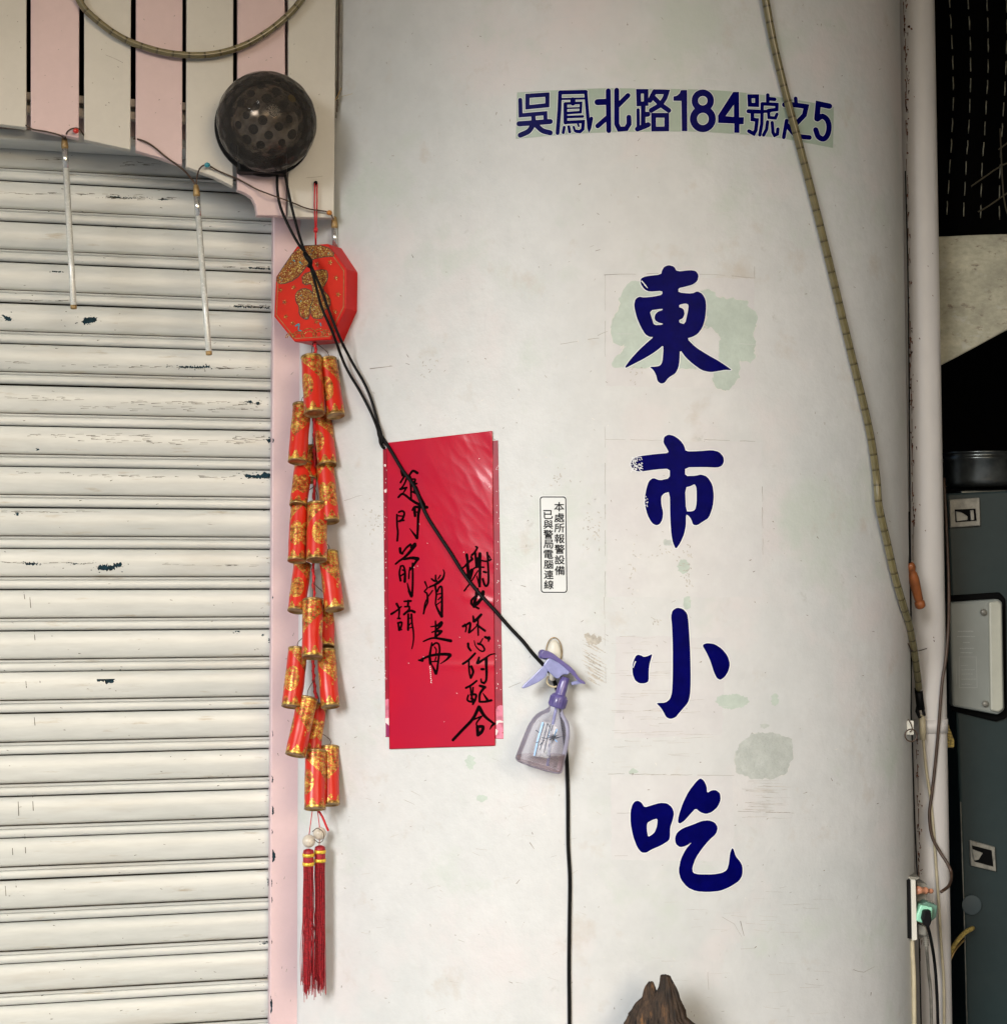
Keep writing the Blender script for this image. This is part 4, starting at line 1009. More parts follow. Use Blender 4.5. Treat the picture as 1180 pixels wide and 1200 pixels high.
rr = rope('light_rope', 'clouded clear light rope hanging down the column and over the address strip', [cp_(884, -45, 12), cp_(893, 0, 10), cp_(903, 50, 8), cp_(916, 104, 7), cp_(932, 165, 7), cp_(945, 215, 7), cp_(966, 300, 7), cp_(991, 405, 7), cp_(1013.5, 500, 7), cp_(1021.5, 556, 8), P(1030, 593, 103), P(1038.5, 631, 115), P(1048, 673, 130), P(1058, 708, 150), P(1066, 735, 180), P(1072.5, 772, 218), P(1077, 808, 256)], 4.7 * U)
tube('tape_wrap', [P(1076, 806, 262), P(1077.3, 818, 262), P(1079, 832, 262)], 5.4 * U, m_black, rr, 10)
tube('tape_tail', [P(1077, 825, 262), P(1075, 834, 262), P(1077.5, 841, 262), P(1083, 838, 262), P(1080.5, 828, 262)], lambda t: 3.2 * U * (1 - t * .4), m_black, rr, 8)
tube('end_plug', [P(1080, 838, 264), P(1081, 852, 264), P(1081.5, 867, 264)], 4.4 * U, m_creamcord, rr, 10)
tube('feed_cord', [P(1081.5, 862, 266), P(1085, 900, 268), P(1090, 935, 272), P(1094, 975, 272), P(1097, 1020, 272), P(1100, 1060, 270), P(1103, 1110, 270), P(1106, 1160, 270), P(1106, 1260, 270)], 1.9 * U, m_creamcord, rr, 8, 6)
tube('cable_tie', [P(1064, 754, 185), P(1068, 762, 200), P(1076, 763, 212), P(1086, 760, 262)], .7 * U, m_wire, rr, 6, 4)

# ---------------------------------------------------------------- dark dome light
DA = PA
ctr = PP(311, 144, PA - 50, SB)
bl = thing('dome_light', 'smoky clear globe party light with round facets on a black base', 'light', PP(311, 200, PA, SB))
Rb = 61 * U
wallc = PP(309, 151, PA, SB)
lathe('base_ring', wallc, OUT, [(.0, .8 * Rb), (0, .98 * Rb), (.006, 1.0 * Rb), (.016, 1.0 * Rb), (.018, .94 * Rb)], m_black, bl, 48)
box('base_block', PP(307, 185, PA - 12, SB), TANG * 30 * U, OUT * 11 * U, (0, 0, 20 * U), m_black, bl, .003)
bc = wallc + OUT * (.018 + .026)
fib = []
NF = 150
for i in range(NF):
    z = 1 - 2 * (i + .5) / NF; a = i * math.pi * (3 - math.sqrt(5)); s = math.sqrt(1 - z * z); fib.append(Vector((s * math.cos(a), s * math.sin(a), z)))
bm = bmesh.new(); bmesh.ops.create_icosphere(bm, subdivisions=6, radius=1)
ca = math.cos(.128)
for v in bm.verts:
    d = v.co.normalized(); best = max(f.dot(d) for f in fib)
    k = 0
    if best > ca:
        ang = math.acos(min(1, best)) / .128; k = .016 * (1 - ang * ang)
    v.co = d * Rb * (1 - k)
gl = bpy.data.meshes.new('globe'); bm.to_mesh(gl); bm.free()
V = [v.co + bc for v in gl.vertices]; F = [tuple(p.vertices) for p in gl.polygons]
m_smoke = clearmat('smoky_plastic', (.68, .62, .56), .95, .04, (.24, .22, .20), 1.5)
add('globe', V, F, m_smoke, bl, smooth=True)
m_lens = clearmat('dark_lens', (.12, .13, .14), .90, .08, (.02, .025, .03), 1.5)
m_inner = M('inner_reflector', (.26, .25, .235), .22, metal=.6, var=.6, scale=28, tint=(.04, .035, .03), coat=.5)
V, F = lathe_vf(bc, OUT, [(-.74 * Rb * math.cos(math.pi * i / 16), .74 * Rb * math.sin(math.pi * i / 16) + 1e-5) for i in range(17)], 32)
add('inner_ball', V, F, m_inner, bl, smooth=True)
ds, dy = [], []
for i, f in enumerate(fib):
    if f.dot(OUT) < -.25: continue
    e1_ = f.orthogonal().normalized(); e2_ = f.cross(e1_)
    c = bc + f * Rb * .95
    vv = [c + (e1_ * math.cos(2 * math.pi * k / 14) + e2_ * math.sin(2 * math.pi * k / 14)) * Rb * .105 * (.72 + .3 * ((i * 37) % 10) / 10) for k in range(14)]
    vv = [bc + (q - bc).normalized() * Rb * .955 for q in vv] + [bc + f * Rb * .965]
    ff = [(k, (k + 1) % 14, 14) for k in range(14)]
    (dy if i in (52, 97, 84) else ds).append((vv, ff))
add('lens_facets', *merge(ds), m_lens, bl, smooth=True, kind='stuff')
add('yellowish_facets', *merge(dy), M('yellowish_lens', (.12, .10, .02), .2), bl, smooth=True, kind='stuff')  # a few facets in a plain yellowish colour

# black power cord of the dome light
def on_ch(x, y, off): return cp_(x, y, off)
pc = thing('power_cord', 'black power cord running from the dome light across the red paper to the floor', 'cord', PP(329, 205, PA - 12, SB))
j = P(360, 300, 92)
s1 = [PP(325, 198, PA - 12, SB), PP(325, 222, PA - 10, SB), PP(329, 243, PA - 10, SB), PP(338, 264, PA - 14, SB), P(350, 286, 95), j, P(370, 334, 96), P(377, 360, 98), P(390, 390, 100), cp_(412, 430, 14), cp_(428, 462, 9), cp_(441, 490, 7), cp_(450, 516, 7)]
s2 = [PP(333, 198, PA - 12, SB), PP(338, 225, PA - 10, SB), PP(345, 255, PA - 12, SB), P(353, 283, 94), P(361, 303, 92), P(375, 335, 95), P(386, 365, 96), P(398, 395, 97), cp_(419, 424, 14), cp_(434, 455, 9), cp_(443, 485, 6), cp_(450, 516, 6)]
tube('cord_strand', s1, 1.75 * U, m_black, pc, 8, 6)
tube('cord_strand', s2, 1.75 * U, m_black, pc, 8, 6)
tube('knot', [P(357, 296, 92), P(360, 301, 88), P(364, 307, 88), P(362, 313, 91)], lambda t: (3.6 - 2 * abs(t - .4)) * U, m_black, pc, 8, 4)
tube('knot', [cp_(446, 497, 8), cp_(449, 505, 10), cp_(450.5, 512, 10), cp_(452, 520, 8)], lambda t: (3.4 - 2 * abs(t - .5)) * U, m_black, pc, 8, 4)
tube('cord_end', [cp_(449, 508, 8), cp_(448, 518, 5), cp_(450, 524, 3), cp_(452, 525, 3)], 1.9 * U, m_black, pc, 8, 4)
pth = [(450, 512), (461, 529), (474, 551), (488, 571), (501, 602), (513, 622), (530, 648), (545, 672), (562, 694), (580, 714), (598, 735), (613, 751), (625, 766), (636, 778)]
s3 = [cp_(x, y, 5.5 if x < 585 else 4) for x, y in pth] + [cp_(646, 790, 5), cp_(654, 812, 4), cp_(660, 850, 3), cp_(664, 885, 2.8), cp_(665.5, 930, 2.8), cp_(666, 990, 2.8), cp_(668, 1030, 2.8), cp_(667.5, 1080, 2.8), cp_(667, 1140, 2.8), cp_(667.5, 1210, 2.8), cp_(668, 1500, 3), cp_(668, 1700, 4)]
tube('cord_strand', s3, 2.2 * U, m_black, pc, 8, 6)

# ---------------------------------------------------------------- hanging new-year ornament
hg = thing('firecracker_ornament', 'red octagonal box with a string of red and gold firecrackers and two tassels', 'hanging ornament', PP(370, 214, PA, SB))
tube('nail', [PP(370, 214, PA + 2, SB), PP(370, 214, PA - 6, SB)], 2.6 * U, m_ink, hg, 8)
Dm = 108.0
tube('hanging_loop', [PP(369, 214, PA - 5, SB), PP(368.5, 240, PA - 5, SB), P(369.5, 269, 118)], .9 * U, m_string, hg, 6, 3)
tube('hanging_loop', [PP(371.5, 214, PA - 5, SB), PP(371.5, 240, PA - 5, SB), P(370.5, 269, 118)], .9 * U, m_string, hg, 6, 3)
tube('knot', [P(370, 267, 118), P(370, 272, 118)], 2.6 * U, m_string, hg, 8)
tube('hanging_loop', [P(370, 271, 118), P(370, 287, 124)], 1.3 * U, m_string, hg, 6)
# box
oc = [(348, 288), (384, 285.3), (406, 315), (405.5, 361), (387, 398), (345, 400.5), (321, 371), (323.3, 324)]
FA, FB = 118 + .5 * (-224), -.5 + 0.0
def ofr(x, y): return PP(x, y, 118 - .5 * 240, -.5)
nO = Vector((-.5, -1, 0)).normalized()
fr3 = [ofr(*p) for p in oc]; bk3 = [p - nO * 38 * U for p in fr3]
n_ = 8
bo = fixn(add('octagonal_box', fr3 + bk3, [tuple(range(8)), tuple(range(15, 7, -1))] + [(i, (i + 1) % 8, (i + 1) % 8 + 8, i + 8) for i in range(8)], m_lacq2, hg)); bevel(bo, .0015, 3)
of = lambda x, y, o_=.3: ofr(x, y) + nO * o_ * .001
def shrink(l, k):
    cx = sum(p[0] for p in l) / len(l); cy = sum(p[1] for p in l) / len(l); return [(cx + (x - cx) * k, cy + (y - cy) * k) for x, y in l]
add('front_panel', *fill_vf([shrink(oc, .975)], lambda x, y: of(x, y, .3), 30), m_lacq, bo)
add('gold_line', *stroke_vf(shrink(oc, .93), .8, .8, lambda x, y: of(x, y, .5), True), m_goldm, bo)
Z3 = lambda l: Z(300, 190, 5.217, l)
pats = [[(130, 700), (258, 512), (430, 508), (490, 572), (420, 575), (340, 590), (305, 640), (245, 715), (160, 745), (128, 730)],
        [(245, 800), (290, 768), (345, 790), (350, 840), (330, 880), (325, 955), (300, 960), (265, 930), (268, 880), (245, 850)],
        [(283, 690), (350, 665), (430, 656), (440, 690), (432, 730), (400, 775), (455, 830), (452, 885), (410, 905), (412, 950), (380, 955), (345, 950), (332, 890), (352, 850), (350, 800), (345, 735), (290, 752)]]
for i, l in enumerate(pats):
    q = chaikin(Z3(l), .25, 1)
    add('gold_edge', *fill_vf([inflate(q, .9)], lambda x, y: of(x, y, .5), 30), m_wire, bo)
    add('gold_motif', *fill_vf([q], lambda x, y: of(x, y, .8), 30), m_glit, bo)
dd = []
for x, y in ((455, 612), (490, 705), (503, 808), (487, 915), (232, 765), (150, 780), (183, 943), (176, 855), (375, 625), (225, 985), (370, 975)):
    for k in range(5):
        a = k * 1.2566; dd.append(stroke_vf(Z3([(x + 4 * math.cos(a), y + 4 * math.sin(a)), (x + 14 * math.cos(a), y + 14 * math.sin(a))]), 1.2, .9, lambda x, y: of(x, y, .6)))
for cx, r_ in ((210, 26), (262, 34), (325, 46), (390, 40), (430, 30)):
    for q in (1, .65):
        dd.append(stroke_vf(Z3([(cx + r_ * q * math.cos(math.pi * (1 + k / 8)), 1070 - (cx - 260) * .06 + r_ * q * 1.1 * math.sin(math.pi * (1 + k / 8))) for k in range(9)]), 1.0, 1.0, lambda x, y: of(x, y, .6)))
add('flower_print', *merge(dd), m_glit, bo, kind='stuff')
tl = [stroke_vf(Z3(l), 1.7, 1.1, lambda x, y: of(x, y, 1.0)) for l in ([(245, 1000), (265, 990), (262, 1025), (280, 1030)], [(232, 600), (240, 605)], [(270, 610), (278, 618)], [(395, 985), (400, 1000)])]
add('teal_print', *merge(tl), m_bluebead, bo, kind='stuff')
# string and crackers
def up(x, y, d): return P(x, y, d)
sd_ = [(369, 400, 128), (370, 420, 132), (368, 490, 138), (369, 530, 140), (368, 590, 140), (367, 660, 140), (368, 700, 140), (367, 775, 140), (368, 800, 140), (372, 830, 140), (374, 872, 140), (373, 950, 140)]
tube('twisted_cord', [P(*q) for q in sd_], 1.8 * U, m_string, hg, 6, 5)
tw = []
for i in range(170):
    t = i / 170 * (len(sd_) - 1); a = int(t); f = t - a
    q = P(*sd_[a]).lerp(P(*sd_[a + 1]), f)
    tw.append(q + Vector((math.cos(i * .9) * 1.7 * U, math.sin(i * .9) * 1.7 * U, 0)))
tube('cord_strand', tw, 1.1 * U, m_string, hg, 5)
ck = [((365, 419), (368.6, 484.5), 12.2, 112), ((384, 422), (393.4, 487), 10.8, 122), ((354, 475), (348.5, 541), 11, 126), ((378, 488), (383.5, 545), 11, 138), ((356, 544), (349.7, 592), 10.5, 132), ((381, 546.5), (387.2, 611), 10.6, 128),
      ((366, 526), (363, 562), 9, 150), ((351.5, 592), (348, 657), 11, 122), ((372, 591), (371, 656), 12, 112), ((354.5, 662), (347.5, 716), 10.5, 136), ((384.5, 648), (392, 714), 11.3, 124), ((366.5, 704), (365.8, 770), 12, 110), ((380.5, 706), (381, 758), 11, 140),
      ((349.5, 761), (341.5, 828), 11.6, 124), ((382, 763), (387.2, 828), 11, 122), ((360.5, 819), (346, 885), 11.8, 112), ((373, 827), (365.5, 882), 10, 136), ((370, 881), (369, 948), 12.4, 110), ((386, 876), (387, 943), 11, 126)]
for (tx, ty), (bx_, by_), r_, d in ck:
    tilt = abs(bx_ - tx)
    A = P(tx, ty, d + 11); B = P(bx_, by_, d - 11)
    k = (2500 + 1.25 * d) / 2500; ax = (A - B); H = ax.length; ax.normalize(); r = r_ * U * (1 + d / 2000)
    seg = 24
    V, F = [], []
    pr = [(0, 1), (.02, 1.0), (.98, 1.0), (1, 1)]
    e1_ = Vector((1, 0, 0)); e1_ = (e1_ - ax * e1_.dot(ax)).normalized(); e2_ = ax.cross(e1_)
    uv = []
    for h in [q / 12 for q in range(13)]:
        for s in range(seg + 1):
            a = 2 * math.pi * s / seg
            dr = 1 + (.055 * noise.noise(Vector((math.cos(a) * 1.6 + tx, math.sin(a) * 1.6 + ty, h * 4))) + .02 * noise.noise(Vector((math.cos(a) * 5 + tx, math.sin(a) * 5, h * 13 + ty)))) * min(1, h * 9, (1 - h) * 9)
            V.append(B + ax * H * h + (e1_ * math.cos(a) + e2_ * math.sin(a)) * r * dr); uv.append((s / seg, h))
    for i in range(12):
        for s in range(seg): F.append((i * (seg + 1) + s, i * (seg + 1) + s + 1, (i + 1) * (seg + 1) + s + 1, (i + 1) * (seg + 1) + s))
    o = add('firecracker', V, F, m_cracker, hg, smooth=True, uv=uv)
    lathe('rim', B, ax, [(.005, .3 * r), (.004, .6 * r), (.0008, .86 * r), (-.0010, .9 * r), (-.0012, .97 * r), (-.0008, 1.02 * r), (.0006, 1.02 * r), (.0010, 1.0 * r)], m_goldm, o, 24, caps=True)
    lathe('rim', A, -ax, [(.004, .5 * r), (.001, .86 * r), (-.0012, .9 * r), (-.0016, .97 * r), (-.001, 1.04 * r), (.0012, 1.04 * r), (.0018, 1.0 * r)], m_goldm, o, 24, caps=True)
    tube('hanging_wire', [A, A + Vector((0, .004, .012)), P(368, ty - 22, 138)], .5 * U, m_wire, o, 5, 3)
bd = []
for x, y in ((362, 986), (374.5, 977)):
    c = P(x, y, 116 if x < 370 else 126)
    lathe('bead', c - Vector((0, 0, 8 * U)), Vector((0, 0, 1)), [(8 * U - 8 * U * math.cos(math.pi * i / 14), 8 * U * math.sin(math.pi * i / 14) + 1e-5) for i in range(15)], m_bead, hg, 20)
tube('bead_string', [P(366, 950, 116), P(364, 965, 118), P(362, 980, 118)], .6 * U, m_string, hg, 5)
tube('bead_string', [P(372, 950, 122), P(374, 965, 124), P(375, 975, 124), P(374, 992, 124)], .6 * U, m_string, hg, 5)
tube('cord_end', [P(373, 950, 122), P(378, 958, 118), P(383, 970, 118), P(385, 974, 118)], 1.5 * U, m_string, hg, 6, 3)
tube('cord_loop', [P(366, 975, 110), P(372, 971, 110), P(379, 976, 110), P(379, 984, 110), P(374, 988, 110), P(368, 984, 110)], .5 * U, m_wire, hg, 5, 4)
for x, y, d in ((361.5, 995, 116), (375, 991, 124)):
    T_ = P(x, y, d); r = 6.7 * U
    t1 = lathe('tassel_head', T_, Vector((0, 0, -1)), [(0, .3 * r), (.002, .9 * r), (.006, r), (.026, r), (.028, .95 * r)], m_tassel, hg, 16)
    for h in (.007, .0205):
        lathe('gold_band', T_, Vector((0, 0, -1)), [(h, 1.04 * r), (h, 1.12 * r), (h + .005, 1.12 * r), (h + .005, 1.04 * r)], m_goldr, t1, 16)
    ss_ = []
    for i in range(125):
        a = random.uniform(0, 6.28); q = math.sqrt(random.random()); L_ = random.uniform(134, 158) * U if random.random() < .93 else random.uniform(156, 166) * U
        p0 = T_ + Vector((math.cos(a) * q * r * .95, math.sin(a) * q * r * .95, -.026)); sx = random.uniform(-1.4, 1.4) * U * 2; w_ = random.uniform(-1, 1) * U * 1.2
        pts_ = [p0, p0 + Vector((w_, 0, -L_ * .33)), p0 + Vector((sx - w_, random.uniform(-2, 2) * U, -L_ * .7)), p0 + Vector((sx, random.uniform(-2, 2) * U, -L_))]
        ss_.append(tube_vf(pts_, .42 * U, 4, False, 3))
    add('tassel_threads', *merge(ss_), m_tassel, hg, smooth=True, kind='stuff')

# ---------------------------------------------------------------- meteor light tubes
GL = 'drop light tubes hung on brown wire'
def drop(label, tp, bt, d0, cap, wires, knob=None):
    t = thing('drop_light_tube', label, 'light tube', P(*tp, d0), GL)
    A = P(*tp, d0); B = P(*bt, d0 + 1); ax = (B - A).normalized()
    lathe('brass_cap', A, ax, [(-.016, 1.6 * U), (-.014, 3.2 * U), (-.004, 4.2 * U), (0, 4.4 * U), (.004, 3.6 * U)], m_brass, t, 14)
    lathe('silver_sleeve', A + ax * .003, ax, [(0, 4.0 * U), (.030, 4.0 * U)], m_alu, t, 14)
    L_ = (B - A).length
    lathe('tube', A + ax * .030, ax, [(0, 3.7 * U), (L_ - .036, 3.7 * U), (L_ - .034, 3.2 * U)], m_ltube, t, 14)
    lathe('end_cap', A + ax * (L_ - .006), ax, [(0, 3.9 * U), (.005, 3.9 * U), (.006, 3.2 * U)], m_brass, t, 14)
    return t
d1 = drop('left light tube hanging below the pink plank with the red bead', (76, 172), (86.5, 362), 62, None, None)
tube('wire', [PP(30, 146, PA - 4, SB), PP(38, 151, PA - 4, SB), PP(55, 154, PA - 4, SB), PP(70, 158, PA - 4, SB), P(76, 163, 58)], 1.0 * U, m_wire, d1, 6, 5)
tube('wire', [P(76, 163, 58), PP(79, 154, PA - 5, SB), PP(86, 150, PA - 5, SB), PP(93, 151, PA - 5, SB), PP(98, 158, PA + 8, SB)], 1.0 * U, m_wire, d1, 6, 5)
lathe('bead', PP(89, 153, PA - 8, SB), Vector((0, 0, 1)), [(-3.4 * U, .1 * U), (-2 * U, 3 * U), (0, 3.6 * U), (2 * U, 3 * U), (3.4 * U, .1 * U)], m_redbead, d1, 12)
d2 = drop('second light tube hanging lower, by the cream plank with the teal bead', (230.5, 228), (245, 416), 84, None, None)
tube('wire', [PP(157, 162, PA + 6, SB), PP(166, 164, PA - 4, SB), PP(178, 170, PA - 4, SB), PP(195, 184, PA - 4, SB), PP(214, 198, PA - 4, SB), P(224, 209, 84), P(230, 218, 84)], 1.2 * U, m_wire, d2, 6, 5)
tube('wire', [P(230, 218, 84), P(231, 206, 82), PP(235, 196, PA - 5, SB), PP(243, 193, PA - 6, SB), PP(256, 200, PA - 5, SB), PP(280, 210, PA - 5, SB), PP(300, 221, PA - 6, SB), PP(315, 227, PA - 16, SB), PP(340, 236, PA - 8, SB), PP(360, 244, PA - 8, SB), PP(376, 246.5, PA - 6, SB), PP(386, 249, PA - 6, SB), P(391, 257, 118)], 1.0 * U, m_wire, d2, 6, 5)
lathe('bead', PP(243, 193, PA - 8, SB), Vector((0, 0, 1)), [(-3.4 * U, .1 * U), (-2 * U, 3 * U), (0, 3.8 * U), (2 * U, 3 * U), (3.4 * U, .1 * U)], m_bluebead, d2, 12)
d3 = drop('light tube half hidden behind the red octagonal box', (392, 265), (401, 452), 138, None, None)
lathe('bead', PP(386, 249, PA - 8, SB), Vector((0, 0, 1)), [(-3.4 * U, .1 * U), (-2 * U, 3 * U), (0, 3.6 * U), (2 * U, 3 * U), (3.4 * U, .1 * U)], m_orbead, d3, 12)
# old wires at the plank edge
ow = thing('old_wire_bundle', 'bundle of thin grey and brown wires down the edge of the last cream plank', 'wires', PP(394, 138, PA, SB))
for i, (dx, r_, m_) in enumerate(((0, 1.1, m_grey), (2.2, 1.0, m_wire), (3.8, 1.2, m_grey), (1, .7, m_black))):
    tube('wire', [PP(396.5 + dx * .5, -60, PA + 8, SB), PP(395.5 + dx, 10, PA + 6, SB), PP(394.5 + dx, 60, PA + 5, SB), PP(394 + dx, 100 + i * 4, PA + 6, SB), PP(393.5 + dx * .6, 138 - i * 7, PA + 10, SB)], r_ * U, m_, ow, 6, 5)
tube('wire_end', [cp_(396, 122, 12), cp_(402, 114, 12), cp_(407, 105, 14)], .8 * U, m_brass, ow, 5, 3)
tube('wire_end', [cp_(396, 122, 12), cp_(404, 115, 10), cp_(418, 111, 10)], .35 * U, m_creamcord, ow, 5, 3)
tube('wire_end', [cp_(398, 118, 12), cp_(397, 130, 8), cp_(394, 142, 8)], .6 * U, m_creamcord, ow, 5, 3)

# ---------------------------------------------------------------- hook and spray bottle
hk = thing('adhesive_hook', 'cream oval adhesive hook on the column behind the spray bottle', 'hook', cp_(650, 775))
hc = cp_(649.5, 767, 0); hn = colnorm(hc.x / U)
hx = Vector((-hn.y, hn.x, 0)).normalized()
def hprof(l, a, b): return l
V, F = lathe_vf(hc, hn, [(0, 11 * U), (.003, 11 * U), (.0055, 9 * U), (.0065, 3 * U), (.0066, .01 * U)], 28, Vector((0, 0, 1)))
V = [hc + (v - hc).dot(hx) * hx * .78 + Vector((0, 0, (v - hc).z)) * 1.55 + hn * (v - hc).dot(hn) for v in V]
fixn(add('hook_plate', V, F, m_cream, hk, smooth=True))
tube('hook_arm', [hc + hn * .004 + Vector((0, 0, -.004)), hc + hn * .008 + Vector((0, 0, -.028)), hc + hn * .022 + Vector((0, 0, -.034)), hc + hn * .028 + Vector((0, 0, -.022))], 3.2 * U, m_cream, hk, 10, 5)
tube('plate_rim', [cp_(649.5 + 9.2 * math.cos(a * math.pi / 10), 764 + 17 * math.sin(a * math.pi / 10), 3) for a in range(21)], .6 * U, m_brass, hk, 6)

sb = thing('spray_bottle', 'small clear lavender spray bottle hanging tilted by its purple nozzle', 'spray bottle', cp_(640, 905))
th = R(17)
nb = cp_(655.5, 825, 28)            # neck point
upv = Vector((math.sin(th), 0, math.cos(th)))
dn = -upv
side = Vector((math.cos(th), 0, -math.sin(th)))
bprof = [(0, 8.5), (3, 8.5), (5, 8.8), (8, 11), (12, 15.5), (17, 19.8), (24, 23.0), (32, 25.2), (45, 26.6), (60, 27.8), (72, 28.6), (75, 28.2), (77, 26), (77.8, 20), (76, 8), (75.5, .1)]
o = lathe('bottle_body', nb, dn, [(h * U * .97, r * U) for h, r in bprof], m_lav, sb, 40, ref=side, sq=.78, caps=False)
# liquid: level with the ground
bm = bmesh.new()
V, F = lathe_vf(nb, dn, [(h * U * .97, (r - 1.6) * U) for h, r in bprof if h < 75.8 and h > 30], 40, side, .78, True)
vs = [bm.verts.new(v) for v in V]
for f in F: bm.faces.new([vs[i] for i in f])
zl_ = P(0 + 640, 883, 0).z
r_ = bmesh.ops.bisect_plane(bm, geom=bm.verts[:] + bm.edges[:] + bm.faces[:], plane_co=(0, 0, zl_), plane_no=(0, 0, 1), clear_outer=True)
ed = [e for e in r_['geom_cut'] if isinstance(e, bmesh.types.BMEdge)]
bmesh.ops.contextual_create(bm, geom=ed)
bm.verts.index_update()
V = [v.co.copy() for v in bm.verts]; F = [tuple(v.index for v in f.verts) for f in bm.faces]; bm.free()
fixn(add('liquid', V, F, m_liq, sb, smooth=False))
tube('dip_tube', [nb + dn * 2 * U, nb + dn * 30 * U + side * 3 * U, nb + dn * 70 * U + side * 10 * U], 1.8 * U, m_peri, sb, 8, 4)
lathe('screw_collar', nb, upv, [(-2.5 * U, 9.2 * U), (-1 * U, 10.2 * U), (11 * U, 9.6 * U), (13 * U, 7.6 * U)], m_purple, sb, 22)
rg = []
for k in range(22):
    a = 2 * math.pi * k / 22; e2_ = upv.cross(side)
    c = nb + upv * 4.5 * U + (side * math.cos(a) + e2_ * math.sin(a)) * 10.1 * U
    t_ = (side * math.cos(a) + e2_ * math.sin(a)); s_ = (-side * math.sin(a) + e2_ * math.cos(a))
    rg.append(box_vf(c, t_ * .5 * U, s_ * .5 * U, upv * 5 * U))
add('collar_ribs', *merge(rg), m_purple, sb)
lathe('nozzle_neck', nb, upv, [(12 * U, 7.6 * U), (14 * U, 6.4 * U), (28 * U, 5.6 * U), (34 * U, 5 * U)], m_purple, sb, 18)
hd = nb.y
Zb = lambda l: Z(590, 730, 6.315, l)
def ext(name, l, mat, th_, d_off=0, bv=.0012, rnd=0):
    q = Zb(l)
    if rnd: q = chaikin(q, .22, rnd)
    dU = hd / U + d_off
    A = [P(x, y, dU - th_ / 2) for x, y in q]; B = [p + Vector((0, th_ * U, 0)) for p in A]; n_ = len(A)
    o = fixn(add(name, A + B, [tuple(range(n_)), tuple(range(2 * n_ - 1, n_ - 1, -1))] + [(i, (i + 1) % n_, (i + 1) % n_ + n_, i + n_) for i in range(n_)], mat, sb))
    return bevel(o, bv, 2, 25)
ext('spray_head', [(325, 270), (290, 320), (320, 350), (400, 425), (440, 380), (480, 385), (500, 350), (420, 290), (350, 255)], m_peri, 12, 0, .002, 1)
ext('top_shroud', [(305, 205), (350, 215), (430, 275), (520, 345), (560, 410), (612, 446), (600, 456), (560, 440), (500, 375), (430, 310), (350, 262), (290, 262), (275, 240), (285, 215)], m_purple, 15, 0, .002, 1)
ext('trigger', [(330, 300), (280, 330), (230, 385), (128, 478), (150, 490), (260, 440), (315, 400), (330, 350)], m_peri, 9, -1, .002, 1)
lathe('nozzle_tip', P(636, 767, hd / U), Vector((-.9, -.35, .25)), [(-5 * U, 5.4 * U), (2 * U, 5.6 * U), (4 * U, 4.6 * U)], m_purple, sb, 16)
ext('rear_fin', [(500, 440), (560, 425), (600, 450), (560, 452), (505, 462)], m_peri, 3, 0, .0005)
tube('finger_loop', [P(590 + x / 6.315, 730 + y / 6.315, hd / U + 2) for x, y in [(330, 395), (320, 430), (335, 460), (370, 475), (395, 470)]], 1.1 * U, m_creamcord, sb, 6, 4)
def bq(x, y, o_=0):                   # on the bottle's front
    p = P(x, y, hd / U)
    rel = p - nb; h = rel.dot(dn) / U / .97; s = rel.dot(side)
    rad = 26
    for (a, ra), (b, rb) in zip(bprof, bprof[1:]):
        if a <= h <= b: rad = ra + (rb - ra) * (h - a) / (b - a + 1e-6); break
    rad *= U; dpt = .78 * math.sqrt(max(0, rad * rad - s * s))
    return P(x, y, hd / U - dpt / U - .5 - o_)
lab = fill_vf([Zb([(282, 728), (400, 762), (372, 905), (330, 1005), (215, 985), (250, 880)])], lambda x, y: bq(x, y), 4)
add('label_highlight', *lab, M('label_highlight_film', (.62, .66, .72), .2, var=.2, scale=120, alpha=.38), sb, smooth=True)  # pale film: the bottle's highlight streak painted in, together with label print
bs_ = []
for l in ([(300, 745), (262, 880), (235, 985)], [(325, 745), (300, 850), (270, 940)], [(350, 750), (318, 880), (300, 960)], [(240, 795), (262, 812)], [(270, 905), (300, 870)], [(330, 750), (345, 780)], [(365, 760), (350, 800)], [(260, 880), (240, 890)], [(285, 850), (330, 860)]):
    bs_.append(stroke_vf(Zb(l), 1.0, .8, lambda x, y: bq(x, y, .6)))
for k in range(16):
    a = k * .3927 + random.uniform(-.1, .1); r1 = random.uniform(18, 50)
    bs_.append(stroke_vf(Zb([(370, 850), (370 + r1 * math.cos(a), 850 + r1 * math.sin(a))]), 1.1, .5, lambda x, y: bq(x, y, .7)))
bs_.append(stroke_vf(Zb([(385, 850), (435, 843)]), .7, .5, lambda x, y: bq(x, y, .7)))
add('printed_plants', *merge(bs_), m_blueblk, sb)
bs_ = [stroke_vf(Zb(l), w_, w_ * .8, lambda x, y: bq(x, y, .5)) for l, w_ in (([(290, 740), (255, 860), (228, 980)], 2.2), ([(395, 790), (375, 850), (395, 880)], 1.8), ([(345, 770), (330, 850)], 1.2))]
add('printed_stems', *merge(bs_), m_skyprint, sb)

